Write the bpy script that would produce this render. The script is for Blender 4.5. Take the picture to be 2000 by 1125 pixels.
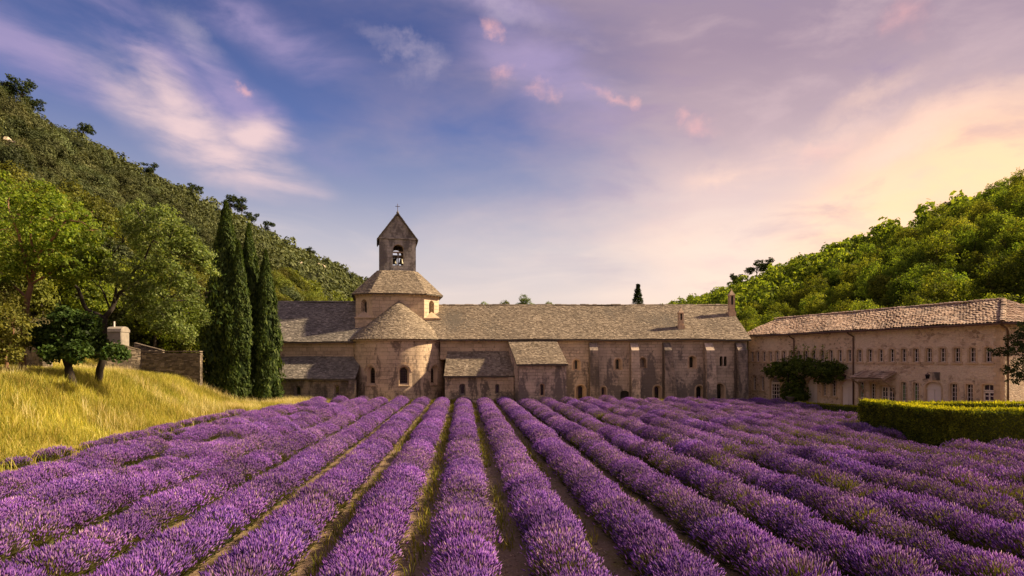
import bpy, math, random
import numpy as np
from mathutils import Vector, Matrix

for _o in list(bpy.data.objects):
    bpy.data.objects.remove(_o)
SC = bpy.context.scene
COL = SC.collection
RAD = math.radians

# ------------------------------------------------------------------ camera
EYE = 4.1            # metres above the lavender field (photographer on the raised road)
FPX, HX, HY = 1250.0, 1000.0, 704.0     # focal length / horizon in pixels of the 2000 px photo
cam = bpy.data.cameras.new('camera')
cam.sensor_width = 36.0
cam.lens = FPX / 2000 * 36
cam.shift_y = (HY - 562.5) / 2000
cam.clip_start, cam.clip_end = 0.2, 9000
cam_o = bpy.data.objects.new('camera', cam)
COL.objects.link(cam_o)
cam_o.location = (0, 0, EYE)
cam_o.rotation_euler = (RAD(90), 0, 0)
SC.camera = cam_o

def W(px, py, Y):
    """photo pixel + distance of what it touches -> point"""
    return Vector(((px - HX) * Y / FPX, Y, EYE + (HY - py) * Y / FPX))
def PX(px, Y): return (px - HX) * Y / FPX
def PZ(py, Y): return EYE + (HY - py) * Y / FPX

# ------------------------------------------------------------------ sun, sky, exposure
SUN_AZ, SUN_EL = 80.0, 35.0
sd = Vector((math.cos(RAD(SUN_EL)) * math.sin(RAD(SUN_AZ)), math.cos(RAD(SUN_EL)) * math.cos(RAD(SUN_AZ)), math.sin(RAD(SUN_EL))))
sun = bpy.data.lights.new('sun', 'SUN')
sun.energy = 2.9
sun.angle = RAD(2.5)
sun.color = (1.0, 0.77, 0.50)
sun_o = bpy.data.objects.new('sun', sun)
COL.objects.link(sun_o)
sun_o.rotation_euler = sd.to_track_quat('Z', 'Y').to_euler()
sun_o.location = (60, 20, 80)

SC.view_settings.view_transform = 'Standard'
SC.view_settings.look = 'None'
SC.view_settings.exposure = 1.93
SC.view_settings.gamma = 1.0
SC.view_settings.use_curve_mapping = False
SC.cycles.max_bounces = 6
SC.cycles.diffuse_bounces = 3
SC.cycles.transparent_max_bounces = 8
SC.cycles.caustics_reflective = False
SC.cycles.caustics_refractive = False
SC.cycles.use_denoising = True


class NT:
    """small node-tree helper"""
    def __init__(s, tree):
        s.t = tree; s.n = tree.nodes; s.l = tree.links
    def new(s, typ, **kw):
        nd = s.n.new(typ)
        for k, v in kw.items():
            setattr(nd, k, v)
        return nd
    def put(s, sock, v):
        if isinstance(v, bpy.types.NodeSocket):
            s.l.new(v, sock)
        elif v is not None:
            if hasattr(sock, 'default_value') and isinstance(v, (tuple, list)) and len(v) == 3 and sock.type == 'RGBA':
                v = (*v, 1)
            sock.default_value = v
    def math(s, op, a, b=None, c=None, clamp=False):
        nd = s.new('ShaderNodeMath', operation=op, use_clamp=clamp)
        s.put(nd.inputs[0], a)
        if b is not None: s.put(nd.inputs[1], b)
        if c is not None: s.put(nd.inputs[2], c)
        return nd.outputs[0]
    def vmath(s, op, a, b=None):
        nd = s.new('ShaderNodeVectorMath', operation=op)
        s.put(nd.inputs[0], a)
        if b is not None: s.put(nd.inputs[1], b)
        return nd.outputs['Value'] if op in ('DOT_PRODUCT', 'LENGTH') else nd.outputs[0]
    def mix(s, f, a, b, mode='MIX'):
        nd = s.new('ShaderNodeMix', data_type='RGBA', blend_type=mode)
        s.put(nd.inputs['Factor'], f)
        s.put(nd.inputs[6], a); s.put(nd.inputs[7], b)
        return nd.outputs[2]
    def ramp(s, f, stops, interp='LINEAR'):
        nd = s.new('ShaderNodeValToRGB')
        cr = nd.color_ramp
        cr.interpolation = interp
        while len(cr.elements) < len(stops): cr.elements.new(0.5)
        for e, (p, c) in zip(cr.elements, stops):
            e.position = p
            e.color = (*c, 1) if isinstance(c, (tuple, list)) else (c, c, c, 1)
        s.put(nd.inputs[0], f)
        return nd.outputs[0]
    def noise(s, vec, scale, detail=4, rough=0.55, dist=0.0):
        nd = s.new('ShaderNodeTexNoise')
        s.put(nd.inputs['Vector'], vec)
        nd.inputs['Scale'].default_value = scale
        nd.inputs['Detail'].default_value = detail
        nd.inputs['Roughness'].default_value = rough
        nd.inputs['Distortion'].default_value = dist
        return nd
    def mapping(s, vec, loc=(0, 0, 0), rot=(0, 0, 0), scale=(1, 1, 1), typ='POINT'):
        nd = s.new('ShaderNodeMapping', vector_type=typ)
        s.put(nd.inputs[0], vec)
        nd.inputs['Location'].default_value = loc
        nd.inputs['Rotation'].default_value = rot
        nd.inputs['Scale'].default_value = scale
        return nd.outputs[0]
    def sstep(s, x, a, b):
        nd = s.new('ShaderNodeMapRange', interpolation_type='SMOOTHSTEP')
        s.put(nd.inputs[0], x)
        nd.inputs[1].default_value = a; nd.inputs[2].default_value = b
        return nd.outputs[0]


world = bpy.data.worlds.new('World')
SC.world = world
world.use_nodes = True
wt = NT(world.node_tree)
wt.n.clear()
_out = wt.new('ShaderNodeOutputWorld')
_bg = wt.new('ShaderNodeBackground')
_bg.inputs[1].default_value = 0.1
wt.l.new(_bg.outputs[0], _out.inputs[0])
_sky = wt.new('ShaderNodeTexSky', sky_type='NISHITA')
_sky.sun_disc = False
_sky.sun_elevation = RAD(SUN_EL)
_sky.sun_rotation = RAD(SUN_AZ)
_sky.altitude = 400
_tc = wt.new('ShaderNodeTexCoord')
D = wt.vmath('NORMALIZE', _tc.outputs['Generated'])
_sep = wt.new('ShaderNodeSeparateXYZ'); wt.put(_sep.inputs[0], D)
dx, dy, dz = _sep.outputs
# slow drifting warp makes every edge soft and uneven
_w = wt.noise(D, 2.2, 3, 0.5)
warp = wt.vmath('ADD', D, wt.vmath('MULTIPLY', wt.vmath('SUBTRACT', _w.outputs['Color'], (0.5, 0.5, 0.5)), (0.22, 0.22, 0.12)))
_w2 = wt.noise(D, 7.0, 4, 0.6)
warp2 = wt.vmath('ADD', warp, wt.vmath('MULTIPLY', wt.vmath('SUBTRACT', _w2.outputs['Color'], (0.5, 0.5, 0.5)), (0.07, 0.07, 0.05)))
_sw = wt.new('ShaderNodeSeparateXYZ'); wt.put(_sw.inputs[0], warp)
wx, wy, wz = _sw.outputs
clear = wt.ramp(dz, [(0.0, (0.66, 0.54, 0.47)), (0.10, (0.60, 0.51, 0.48)), (0.17, (0.45, 0.42, 0.46)), (0.25, (0.23, 0.25, 0.38)), (0.34, (0.086, 0.128, 0.315)),
                     (0.45, (0.050, 0.077, 0.225)), (0.70, (0.06, 0.08, 0.21)), (1.0, (0.06, 0.08, 0.21))])
clear = wt.mix(0.18, clear, wt.mix(1.0, _sky.outputs[0], (0.055, 0.05, 0.055), 'MULTIPLY'))
veil = wt.ramp(wz, [(0.0, (0.80, 0.61, 0.48)), (0.16, (0.73, 0.56, 0.47)), (0.25, (0.56, 0.43, 0.42)), (0.33, (0.40, 0.30, 0.335)), (0.42, (0.275, 0.205, 0.27)),
                    (0.60, (0.25, 0.20, 0.27)), (1.0, (0.25, 0.20, 0.27))])
# thin evening cloud with a clear window to the left of the church
azf = wt.vmath('DOT_PRODUCT', warp2, (math.sin(RAD(-40)), math.cos(RAD(-40)), 0.0))
vn = wt.noise(wt.mapping(D, rot=(0.2, 0.5, 0.35), scale=(2.0, 5.0, 6.0)), 1.6, 5, 0.55, 0.2)
vf = wt.sstep(wt.math('ADD', azf, wt.math('MULTIPLY', wt.math('SUBTRACT', vn.outputs[0], 0.5), -0.34)), 0.86, 0.50)  # veil behind the camera is added to brighten the shaded walls
sky_c = wt.mix(vf, clear, veil)
# broad glow round the sun's place behind the hill
G = Vector((0.84, 1.0, 0.20)).normalized()
G2 = Vector((G.x, G.y, G.z * 1.9)).normalized()
gl = wt.sstep(wt.vmath('DOT_PRODUCT', wt.vmath('NORMALIZE', wt.vmath('MULTIPLY', warp2, (1.0, 1.0, 1.9))), tuple(G2)), 0.945, 1.0)
sky_c = wt.mix(wt.math('MULTIPLY', gl, 0.85), sky_c, (1.0, 0.61, 0.33))
# lighter and darker streaks inside the veil
sn = wt.noise(wt.mapping(warp, rot=(0.1, 0.55, 0.3), scale=(1.5, 4.0, 7.0)), 2.0, 6, 0.58, 0.2)
sky_c = wt.mix(wt.math('MULTIPLY', wt.math('MULTIPLY', vf, wt.sstep(sn.outputs[0], 0.5, 0.72)), 0.35), sky_c, (0.56, 0.41, 0.42))
sky_c = wt.mix(wt.math('MULTIPLY', wt.math('MULTIPLY', vf, wt.sstep(sn.outputs[0], 0.5, 0.30)), 0.35), sky_c, (0.20, 0.15, 0.30))

def sdir(px, py):
    return Vector(((px - HX) / FPX, 1.0, (HY - py) / FPX)).normalized()

def blob(px, py, rx, ry, tilt, vec):
    """soft cloud body round a direction; rx, ry in pixels of the photo, tilt in degrees (downwards to the right)"""
    d = sdir(px, py)
    q = d.to_track_quat('Y', 'Z') @ Matrix.Rotation(RAD(tilt), 3, 'Y').to_quaternion()
    e = q.to_euler()
    k = d.y / FPX
    m = wt.mapping(vec, loc=tuple(d), rot=tuple(e), scale=(rx * k, 0.5, ry * k), typ='TEXTURE')
    g = wt.new('ShaderNodeTexGradient', gradient_type='SPHERICAL')
    wt.put(g.inputs[0], m)
    return g.outputs['Fac']

wisp = wt.noise(wt.mapping(warp, rot=(0.0, 0.45, 0.25), scale=(2.4, 2.4, 8.0)), 2.2, 7, 0.58, 0.25)
wispf = wt.math('ADD', wt.math('MULTIPLY', wisp.outputs[0], 1.9), -0.35, clamp=True)

_w3 = wt.noise(D, 19.0, 5, 0.65)
warp3 = wt.vmath('ADD', warp2, wt.vmath('MULTIPLY', wt.vmath('SUBTRACT', _w3.outputs['Color'], (0.5, 0.5, 0.5)), (0.07, 0.07, 0.06)))

def clouds(lst, vec, lo, hi, col, strength, rough=1.0):
    global sky_c
    acc = None
    for a in lst:
        b = blob(*a, vec)
        acc = b if acc is None else wt.math('MAXIMUM', acc, b)
    f = wt.sstep(wt.math('MULTIPLY', acc, wt.math('ADD', wt.math('MULTIPLY', wispf, rough), 1.0 - rough)), lo, hi)
    sky_c = wt.mix(wt.math('MULTIPLY', f, strength), sky_c, col)

clouds([(330, 130, 420, 110, 25), (560, 60, 300, 90, 20), (60, 120, 260, 110, 15), (900, 20, 330, 70, 12), (520, 210, 330, 70, 30), (1050, 180, 240, 110, 20)], warp2, 0.05, 0.75, (0.30, 0.24, 0.40), 0.80)
clouds([(400, 270, 330, 105, 24), (480, 320, 230, 80, 18), (340, 210, 170, 90, 50), (540, 280, 130, 60, -10)], warp2, 0.04, 0.66, (0.66, 0.48, 0.47), 0.88, 0.85)
clouds([(395, 70, 120, 60, 30), (815, 135, 110, 26, 30), (846, 160, 34, 52, 65), (930, 40, 220, 40, 14)], warp3, 0.03, 0.8, (0.55, 0.44, 0.50), 0.32, 0.95)
clouds([(1375, 245, 60, 34, 10), (1045, 208, 42, 22, -15), (1080, 205, 24, 26, 60), (1240, 200, 30, 22, 40), (1190, 195, 70, 18, 10), (535, 185, 36, 20, 0), (972, 96, 32, 24, 0), (1330, 225, 26, 30, 50), (1820, 20, 70, 60, 60), (1640, 285, 90, 40, 0), (985, 190, 26, 40, 40)],
       warp3, 0.02, 0.85, (0.78, 0.40, 0.37), 0.48, 0.95)
clouds([(1600, 290, 260, 70, -14), (1850, 250, 240, 70, -18), (1450, 330, 200, 50, -8), (1750, 180, 200, 50, -12)], warp3, 0.02, 0.8, (0.86, 0.58, 0.44), 0.5, 0.95)
# the low clouds of the evening, all round the horizon, faint
hn = wt.noise(wt.mapping(warp, scale=(1.5, 1.5, 9.0)), 1.7, 6, 0.55, 0.5)
sky_c = wt.mix(wt.math('MULTIPLY', wt.math('MULTIPLY', wt.sstep(hn.outputs[0], 0.48, 0.68), 0.25), wt.sstep(dz, 0.36, 0.10)), sky_c, (0.74, 0.60, 0.52))
wt.put(_bg.inputs[0], wt.mix(1.0, sky_c, (3.8, 3.8, 3.8), 'MULTIPLY'))

# ------------------------------------------------------------------ materials
MATS = {}
def material(name):
    m = bpy.data.materials.new(name)
    m.use_nodes = True
    t = NT(m.node_tree)
    b = t.n['Principled BSDF']
    MATS[name] = m
    return m, t, b

def bump(t, b, h, strength, dist=0.02):
    nd = t.new('ShaderNodeBump')
    nd.inputs['Strength'].default_value = strength
    nd.inputs['Distance'].default_value = dist
    t.put(nd.inputs['Height'], h)
    t.l.new(nd.outputs[0], b.inputs['Normal'])

def stone_mat(name, c1, c2, mortar, dark, bw, rh, stain_lo, stain_hi, pale=None, zbias=0.0):
    m, t, b = material(name)
    uv = t.new('ShaderNodeUVMap').outputs[0]
    wv = t.noise(uv, 1.7, 3)
    uvw = t.vmath('ADD', uv, t.vmath('MULTIPLY', t.vmath('SUBTRACT', wv.outputs['Color'], (.5, .5, .5)), (0.10, 0.07, 0)))
    br = t.new('ShaderNodeTexBrick')
    br.offset = 0.47; br.squash = 1.25; br.squash_frequency = 3
    t.put(br.inputs['Vector'], uvw)
    for i, c in enumerate((c1, c2, mortar)):
        br.inputs[1 + i].default_value = (*c, 1)
    br.inputs['Scale'].default_value = 1.0
    br.inputs['Mortar Size'].default_value = 0.023
    br.inputs['Mortar Smooth'].default_value = 0.2
    br.inputs['Bias'].default_value = 0.0
    br.inputs['Brick Width'].default_value = bw
    br.inputs['Row Height'].default_value = rh
    n1 = t.noise(uv, 5.0, 6, 0.65)
    n2 = t.noise(uv, 0.55, 5, 0.6)
    col = t.mix(0.32, br.outputs[0], t.ramp(n1.outputs[0], [(0.25, tuple(v * 0.55 for v in c2)), (0.5, c1), (0.75, tuple(min(1, v * 1.35) for v in c1))]))
    col = t.mix(t.math('MULTIPLY', t.sstep(n2.outputs[0], 0.42, 0.62), 0.7), col, pale or tuple(min(1, v * 1.25) for v in c1))
    # lichen and run-off stains with ragged vertical tails
    st = t.noise(t.mapping(uv, loc=(3.1, 1.7, 0), scale=(0.9, 0.30, 1)), 1.0, 8, 0.66, 0.5)
    st2 = t.noise(uv, 3.2, 5, 0.7)
    sep = t.new('ShaderNodeSeparateXYZ'); t.put(sep.inputs[0], uv)
    zz = t.math('MULTIPLY', sep.outputs[1], zbias)
    sv = t.math('ADD', t.math('ADD', t.math('MULTIPLY', st.outputs[0], 0.75), t.math('MULTIPLY', st2.outputs[0], 0.25)), zz)
    sf = t.sstep(sv, stain_hi, stain_lo)
    col = t.mix(t.math('MULTIPLY', sf, 0.86), col, dark)
    t.put(b.inputs['Base Color'], col)
    b.inputs['Roughness'].default_value = 0.92
    b.inputs['Specular IOR Level'].default_value = 0.2
    h = t.math('ADD', t.math('MULTIPLY', br.outputs['Fac'], -1.0), t.math('MULTIPLY', n1.outputs[0], 0.9))
    bump(t, b, h, 0.7, 0.03)
    return m

stone_mat('stone_church', (0.64, 0.49, 0.335), (0.36, 0.27, 0.185), (0.19, 0.145, 0.105), (0.12, 0.10, 0.082), 0.70, 0.36, 0.47, 0.55, (0.66, 0.51, 0.35), 0.022)
stone_mat('stone_apse', (0.67, 0.51, 0.345), (0.36, 0.265, 0.18), (0.20, 0.15, 0.105), (0.19, 0.14, 0.105), 0.78, 0.38, 0.46, 0.535, (0.70, 0.54, 0.37), 0.012)
stone_mat('stone_range', (0.61, 0.49, 0.375), (0.31, 0.25, 0.195), (0.16, 0.13, 0.10), (0.15, 0.128, 0.112), 0.60, 0.30, 0.51, 0.60, (0.64, 0.51, 0.38), 0.026)
stone_mat('stone_grey', (0.44, 0.40, 0.35), (0.27, 0.245, 0.215), (0.18, 0.16, 0.14), (0.14, 0.125, 0.112), 0.60, 0.32, 0.42, 0.54, (0.47, 0.43, 0.37))
stone_mat('stone_trim', (0.58, 0.43, 0.28), (0.46, 0.34, 0.22), (0.45, 0.33, 0.22), (0.22, 0.165, 0.12), 0.8, 0.4, 0.34, 0.46)
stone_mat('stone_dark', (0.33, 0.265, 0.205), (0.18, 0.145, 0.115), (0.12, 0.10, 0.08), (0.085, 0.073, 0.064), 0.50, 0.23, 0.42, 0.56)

def rubble_mat(name, base, mortar):
    m, t, b = material(name)
    uv = t.new('ShaderNodeUVMap').outputs[0]
    v = t.mapping(uv, scale=(1.0, 1.55, 1.0))
    wv = t.noise(uv, 4.0, 2)
    v = t.vmath('ADD', v, t.vmath('MULTIPLY', t.vmath('SUBTRACT', wv.outputs['Color'], (.5, .5, .5)), (0.12, 0.12, 0)))
    vo = t.new('ShaderNodeTexVoronoi', feature='F1'); t.put(vo.inputs['Vector'], v); vo.inputs['Scale'].default_value = 3.6
    ve = t.new('ShaderNodeTexVoronoi', feature='DISTANCE_TO_EDGE'); t.put(ve.inputs['Vector'], v); ve.inputs['Scale'].default_value = 3.6
    hs = t.new('ShaderNodeSeparateColor'); t.put(hs.inputs[0], vo.outputs['Color'])
    col = t.ramp(hs.outputs[0], [(0.0, tuple(x * 0.5 for x in base)), (0.4, base), (0.75, tuple(x * 1.12 for x in base)), (1.0, (base[0] * 1.25, base[1] * 1.28, base[2] * 1.3))])
    n = t.noise(uv, 0.4, 5, 0.6)
    edge = t.sstep(ve.outputs['Distance'], 0.0, 0.09)
    col = t.mix(edge, mortar, col)
    # zones pointed with pale plaster
    pl = t.sstep(t.math('ADD', n.outputs[0], t.math('MULTIPLY', wv.outputs[0], 0.15)), 0.52, 0.66)
    col = t.mix(t.math('MULTIPLY', pl, 0.75), col, tuple(x * 1.08 for x in mortar))
    n3 = t.noise(uv, 9.0, 4, 0.7)
    col = t.mix(0.5, col, t.mix(n3.outputs[0], (0.25, 0.22, 0.2), (1.0, 1.0, 1.0)), 'OVERLAY')
    t.put(b.inputs['Base Color'], col)
    b.inputs['Roughness'].default_value = 0.93
    b.inputs['Specular IOR Level'].default_value = 0.2
    bump(t, b, t.math('ADD', edge, t.math('MULTIPLY', n3.outputs[0], 0.5)), 0.8, 0.035)
    return m
rubble_mat('stone_rubble', (0.58, 0.43, 0.30), (0.66, 0.52, 0.39))

def island_mat(name, stops, rough=0.9, nscale=1.2, dark=(0.08, 0.07, 0.055), damount=0.5, spec=0.2, grain=20.0):
    m, t, b = material(name)
    g = t.new('ShaderNodeNewGeometry')
    col = t.ramp(g.outputs['Random Per Island'], stops)
    n = t.noise(g.outputs['Position'], nscale, 6, 0.65)
    col = t.mix(t.math('MULTIPLY', t.sstep(n.outputs[0], 0.45, 0.68), damount), col, dark)
    n2 = t.noise(g.outputs['Position'], grain, 3, 0.6)
    col = t.mix(0.35, col, t.ramp(n2.outputs[0], [(0.3, 0.25), (0.7, 0.9)]), 'OVERLAY')
    t.put(b.inputs['Base Color'], col)
    b.inputs['Roughness'].default_value = rough
    b.inputs['Specular IOR Level'].default_value = spec
    bump(t, b, n2.outputs[0], 0.4, 0.02)
    return m
island_mat('slate', [(0, (0.15, 0.12, 0.085)), (0.3, (0.225, 0.18, 0.13)), (0.7, (0.285, 0.235, 0.17)), (0.95, (0.36, 0.295, 0.215)), (1, (0.44, 0.37, 0.28))], 0.92, 0.35, (0.13, 0.11, 0.085), 0.5)
island_mat('slate_grey', [(0, (0.13, 0.115, 0.095)), (0.3, (0.185, 0.165, 0.14)), (0.7, (0.24, 0.215, 0.18)), (0.95, (0.31, 0.275, 0.23)), (1, (0.40, 0.355, 0.30))], 0.92, 0.35, (0.10, 0.092, 0.08), 0.5)
island_mat('roman_tile', [(0, (0.24, 0.16, 0.11)), (0.3, (0.38, 0.26, 0.18)), (0.7, (0.47, 0.335, 0.24)), (1, (0.57, 0.44, 0.33))], 0.9, 0.9, (0.17, 0.14, 0.115), 0.6)
island_mat('dry_stone', [(0, (0.09, 0.072, 0.055)), (0.4, (0.15, 0.12, 0.088)), (0.8, (0.21, 0.17, 0.125)), (1, (0.30, 0.245, 0.18))], 0.94, 0.7, (0.06, 0.05, 0.04), 0.6)
island_mat('pale_rock', [(0, (0.34, 0.27, 0.19)), (1, (0.50, 0.42, 0.31))], 0.93, 0.9, (0.2, 0.17, 0.12), 0.6)

island_mat('clod', [(0, (0.14, 0.09, 0.06)), (0.6, (0.32, 0.22, 0.15)), (1, (0.50, 0.40, 0.30))], 0.95)

def plain(name, c, rough=0.6, nscale=3.0, var=0.25, spec=0.4, metallic=0.0):
    m, t, b = material(name)
    g = t.new('ShaderNodeNewGeometry')
    n = t.noise(g.outputs['Position'], nscale, 5, 0.6)
    col = t.mix(n.outputs[0], tuple(x * (1 - var) for x in c), tuple(min(1, x * (1 + var)) for x in c))
    t.put(b.inputs['Base Color'], col)
    b.inputs['Roughness'].default_value = rough
    b.inputs['Specular IOR Level'].default_value = spec
    b.inputs['Metallic'].default_value = metallic
    bump(t, b, n.outputs[0], 0.15, 0.01)
    return m
plain('white_paint', (0.76, 0.67, 0.61), 0.6, 4.0, 0.10)
plain('green_paint', (0.10, 0.17, 0.06), 0.55)
plain('iron', (0.10, 0.055, 0.04), 0.6)
plain('timber', (0.33, 0.24, 0.16), 0.8, 9.0)
plain('bronze', (0.11, 0.10, 0.07), 0.45, 6.0, 0.3, 0.5, 0.6)
plain('opening_black', (0.035, 0.030, 0.026), 0.7)  # near-black fill for drum niches, cellar opening and chimney flue
plain('bark', (0.032, 0.024, 0.018), 0.95, 7.0, 0.55)
plain('bark_red', (0.21, 0.115, 0.065), 0.95, 7.0, 0.5)
plain('plaster', (0.27, 0.235, 0.19), 0.9, 2.5, 0.5)
plain('slate_deck', (0.10, 0.085, 0.065), 0.95)
m_, t_, b_ = material('glass')
b_.inputs['Base Color'].default_value = (0.012, 0.011, 0.011, 1)
b_.inputs['Roughness'].default_value = 0.12
b_.inputs['Specular IOR Level'].default_value = 0.5
_g = t_.new('ShaderNodeNewGeometry')
bump(t_, b_, t_.noise(_g.outputs['Position'], 2.0, 2).outputs[0], 0.12, 0.02)

def leaf_mat(name, stops, trans=0.35, nscale=0.8, tint=(1.25, 1.2, 0.6), obj_var=0.0, hue=0.05):
    m, t, b = material(name)
    t.n.remove(b)
    out = t.n['Material Output']
    g = t.new('ShaderNodeNewGeometry')
    col = t.ramp(g.outputs['Random Per Island'], stops)
    n = t.noise(g.outputs['Position'], nscale, 3, 0.5)
    col = t.mix(0.7, col, t.ramp(n.outputs[0], [(0.3, 0.22), (0.7, 0.8)]), 'OVERLAY')
    if obj_var:
        oi = t.new('ShaderNodeObjectInfo')
        hv = t.new('ShaderNodeHueSaturation')
        t.put(hv.inputs['Color'], col)
        t.put(hv.inputs['Value'], t.math('ADD', t.math('MULTIPLY', oi.outputs['Random'], obj_var), 1.0 - obj_var * 0.5))
        r2 = t.math('FRACT', t.math('MULTIPLY', oi.outputs['Random'], 37.7))
        t.put(hv.inputs['Hue'], t.math('ADD', t.math('MULTIPLY', r2, hue), 0.5 - hue * .6))
        col = hv.outputs[0]
    d = t.new('ShaderNodeBsdfDiffuse'); t.put(d.inputs[0], col)
    tr = t.new('ShaderNodeBsdfTranslucent'); t.put(tr.inputs[0], t.mix(1.0, col, tint, 'MULTIPLY'))
    gl = t.new('ShaderNodeBsdfGlossy'); gl.inputs['Roughness'].default_value = 0.6; gl.inputs[0].default_value = (0.9, 0.9, 0.8, 1)
    mx = t.new('ShaderNodeMixShader'); mx.inputs[0].default_value = trans
    t.l.new(d.outputs[0], mx.inputs[1]); t.l.new(tr.outputs[0], mx.inputs[2])
    m2 = t.new('ShaderNodeMixShader'); m2.inputs[0].default_value = 0.01
    t.l.new(mx.outputs[0], m2.inputs[1]); t.l.new(gl.outputs[0], m2.inputs[2])
    t.l.new(m2.outputs[0], out.inputs[0])
    return m
leaf_mat('leaf_hero', [(0, (0.075, 0.13, 0.014)), (0.5, (0.165, 0.24, 0.024)), (1, (0.28, 0.335, 0.045))], 0.5)
leaf_mat('leaf_grey', [(0, (0.085, 0.125, 0.03)), (0.5, (0.155, 0.215, 0.052)), (1, (0.29, 0.34, 0.125))], 0.45)
leaf_mat('leaf_dark', [(0, (0.020, 0.045, 0.010)), (0.5, (0.045, 0.085, 0.015)), (1, (0.085, 0.135, 0.03))], 0.3)
leaf_mat('leaf_olive', [(0, (0.075, 0.085, 0.015)), (0.5, (0.135, 0.14, 0.025)), (1, (0.20, 0.19, 0.04))], 0.35)
leaf_mat('leaf_wood', [(0, (0.075, 0.12, 0.014)), (0.5, (0.145, 0.205, 0.022)), (1, (0.25, 0.30, 0.038))], 0.55, 0.5, (1.3, 1.2, 0.55), 0.7)
leaf_mat('leaf_yellow', [(0, (0.13, 0.155, 0.016)), (0.5, (0.20, 0.22, 0.025)), (1, (0.29, 0.28, 0.04))], 0.45)
leaf_mat('leaf_garrigue', [(0, (0.045, 0.058, 0.022)), (0.5, (0.075, 0.092, 0.034)), (1, (0.12, 0.135, 0.055))], 0.25, 0.35, (1.2, 1.1, 0.6), 0.9)
leaf_mat('leaf_low', [(0, (0.07, 0.085, 0.012)), (0.5, (0.115, 0.13, 0.018)), (1, (0.17, 0.18, 0.03))], 0.38, 0.35, (1.25, 1.15, 0.55), 0.9)
leaf_mat('leaf_pine', [(0, (0.016, 0.028, 0.009)), (0.5, (0.035, 0.055, 0.018)), (1, (0.075, 0.095, 0.03))], 0.2)
leaf_mat('leaf_cypress', [(0, (0.022, 0.042, 0.010)), (0.5, (0.048, 0.080, 0.016)), (1, (0.105, 0.14, 0.028))], 0.3, 1.6)
leaf_mat('leaf_hedge', [(0, (0.05, 0.075, 0.008)), (0.5, (0.12, 0.15, 0.012)), (1, (0.24, 0.26, 0.02))], 0.5, 2.5)
leaf_mat('leaf_top_lit', [(0, (0.22, 0.24, 0.012)), (0.5, (0.36, 0.36, 0.016)), (1, (0.48, 0.45, 0.03))], 0.45, 2.0)  # hedge-top leaves, sunlight painted in as a brighter yellow
leaf_mat('leaf_vine', [(0, (0.035, 0.065, 0.010)), (0.5, (0.075, 0.12, 0.018)), (1, (0.15, 0.19, 0.03))], 0.4)
leaf_mat('grass_dry', [(0, (0.15, 0.185, 0.025)), (0.35, (0.32, 0.32, 0.04)), (0.75, (0.50, 0.435, 0.08)), (1, (0.74, 0.62, 0.22))], 0.45, 0.45, (1.15, 1.05, 0.65))
leaf_mat('straw', [(0, (0.50, 0.42, 0.15)), (1, (0.78, 0.66, 0.34))], 0.3, 0.8)
leaf_mat('grass_green', [(0, (0.06, 0.10, 0.014)), (0.5, (0.13, 0.175, 0.02)), (1, (0.24, 0.26, 0.035))], 0.45, 0.8)
leaf_mat('weeds', [(0, (0.10, 0.12, 0.016)), (0.5, (0.22, 0.22, 0.03)), (1, (0.42, 0.34, 0.07))], 0.35)
leaf_mat('lavender_flower', [(0, (0.105, 0.040, 0.25)), (0.4, (0.20, 0.076, 0.365)), (0.8, (0.305, 0.122, 0.45)), (1, (0.43, 0.23, 0.54))], 0.3, 0.5, (1.1, 0.9, 1.1), 0.30, 0.018)
leaf_mat('lavender_pale', [(0, (0.16, 0.07, 0.25)), (0.4, (0.28, 0.14, 0.33)), (0.8, (0.38, 0.22, 0.38)), (1, (0.52, 0.39, 0.36))], 0.3, 0.5, (1.1, 0.9, 1.1), 0.30, 0.018)
leaf_mat('lavender_stem', [(0, (0.085, 0.088, 0.028)), (0.5, (0.16, 0.16, 0.05)), (1, (0.29, 0.25, 0.09))], 0.35)
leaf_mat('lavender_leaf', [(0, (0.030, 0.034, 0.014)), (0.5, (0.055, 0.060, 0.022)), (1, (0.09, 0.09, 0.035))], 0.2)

def M(n): return MATS[n]

# ------------------------------------------------------------------ object helpers
def link(name, me, parent=None):
    o = bpy.data.objects.new(name, me)
    COL.objects.link(o)
    if parent is not None:
        o.parent = parent
        if parent.type == 'EMPTY' and not parent.get('local'):
            o.matrix_parent_inverse = Matrix.LocRotScale(parent.location, parent.rotation_euler, parent.scale).inverted()
    return o

def thing(name, label, cat, loc=(0, 0, 0), rotz=0.0, group=None, local=False):
    o = bpy.data.objects.new(name, None)
    COL.objects.link(o)
    o.location = loc; o.rotation_euler = (0, 0, rotz)
    o.empty_display_size = 0.3
    o['label'] = label; o['category'] = cat
    if group: o['group'] = group
    if local: o['local'] = True
    return o
EMPTIES = []

def tag(o, label=None, cat=None, group=None, kind=None):
    if label: o['label'] = label
    if cat: o['category'] = cat
    if group: o['group'] = group
    if kind: o['kind'] = kind
    return o

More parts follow.
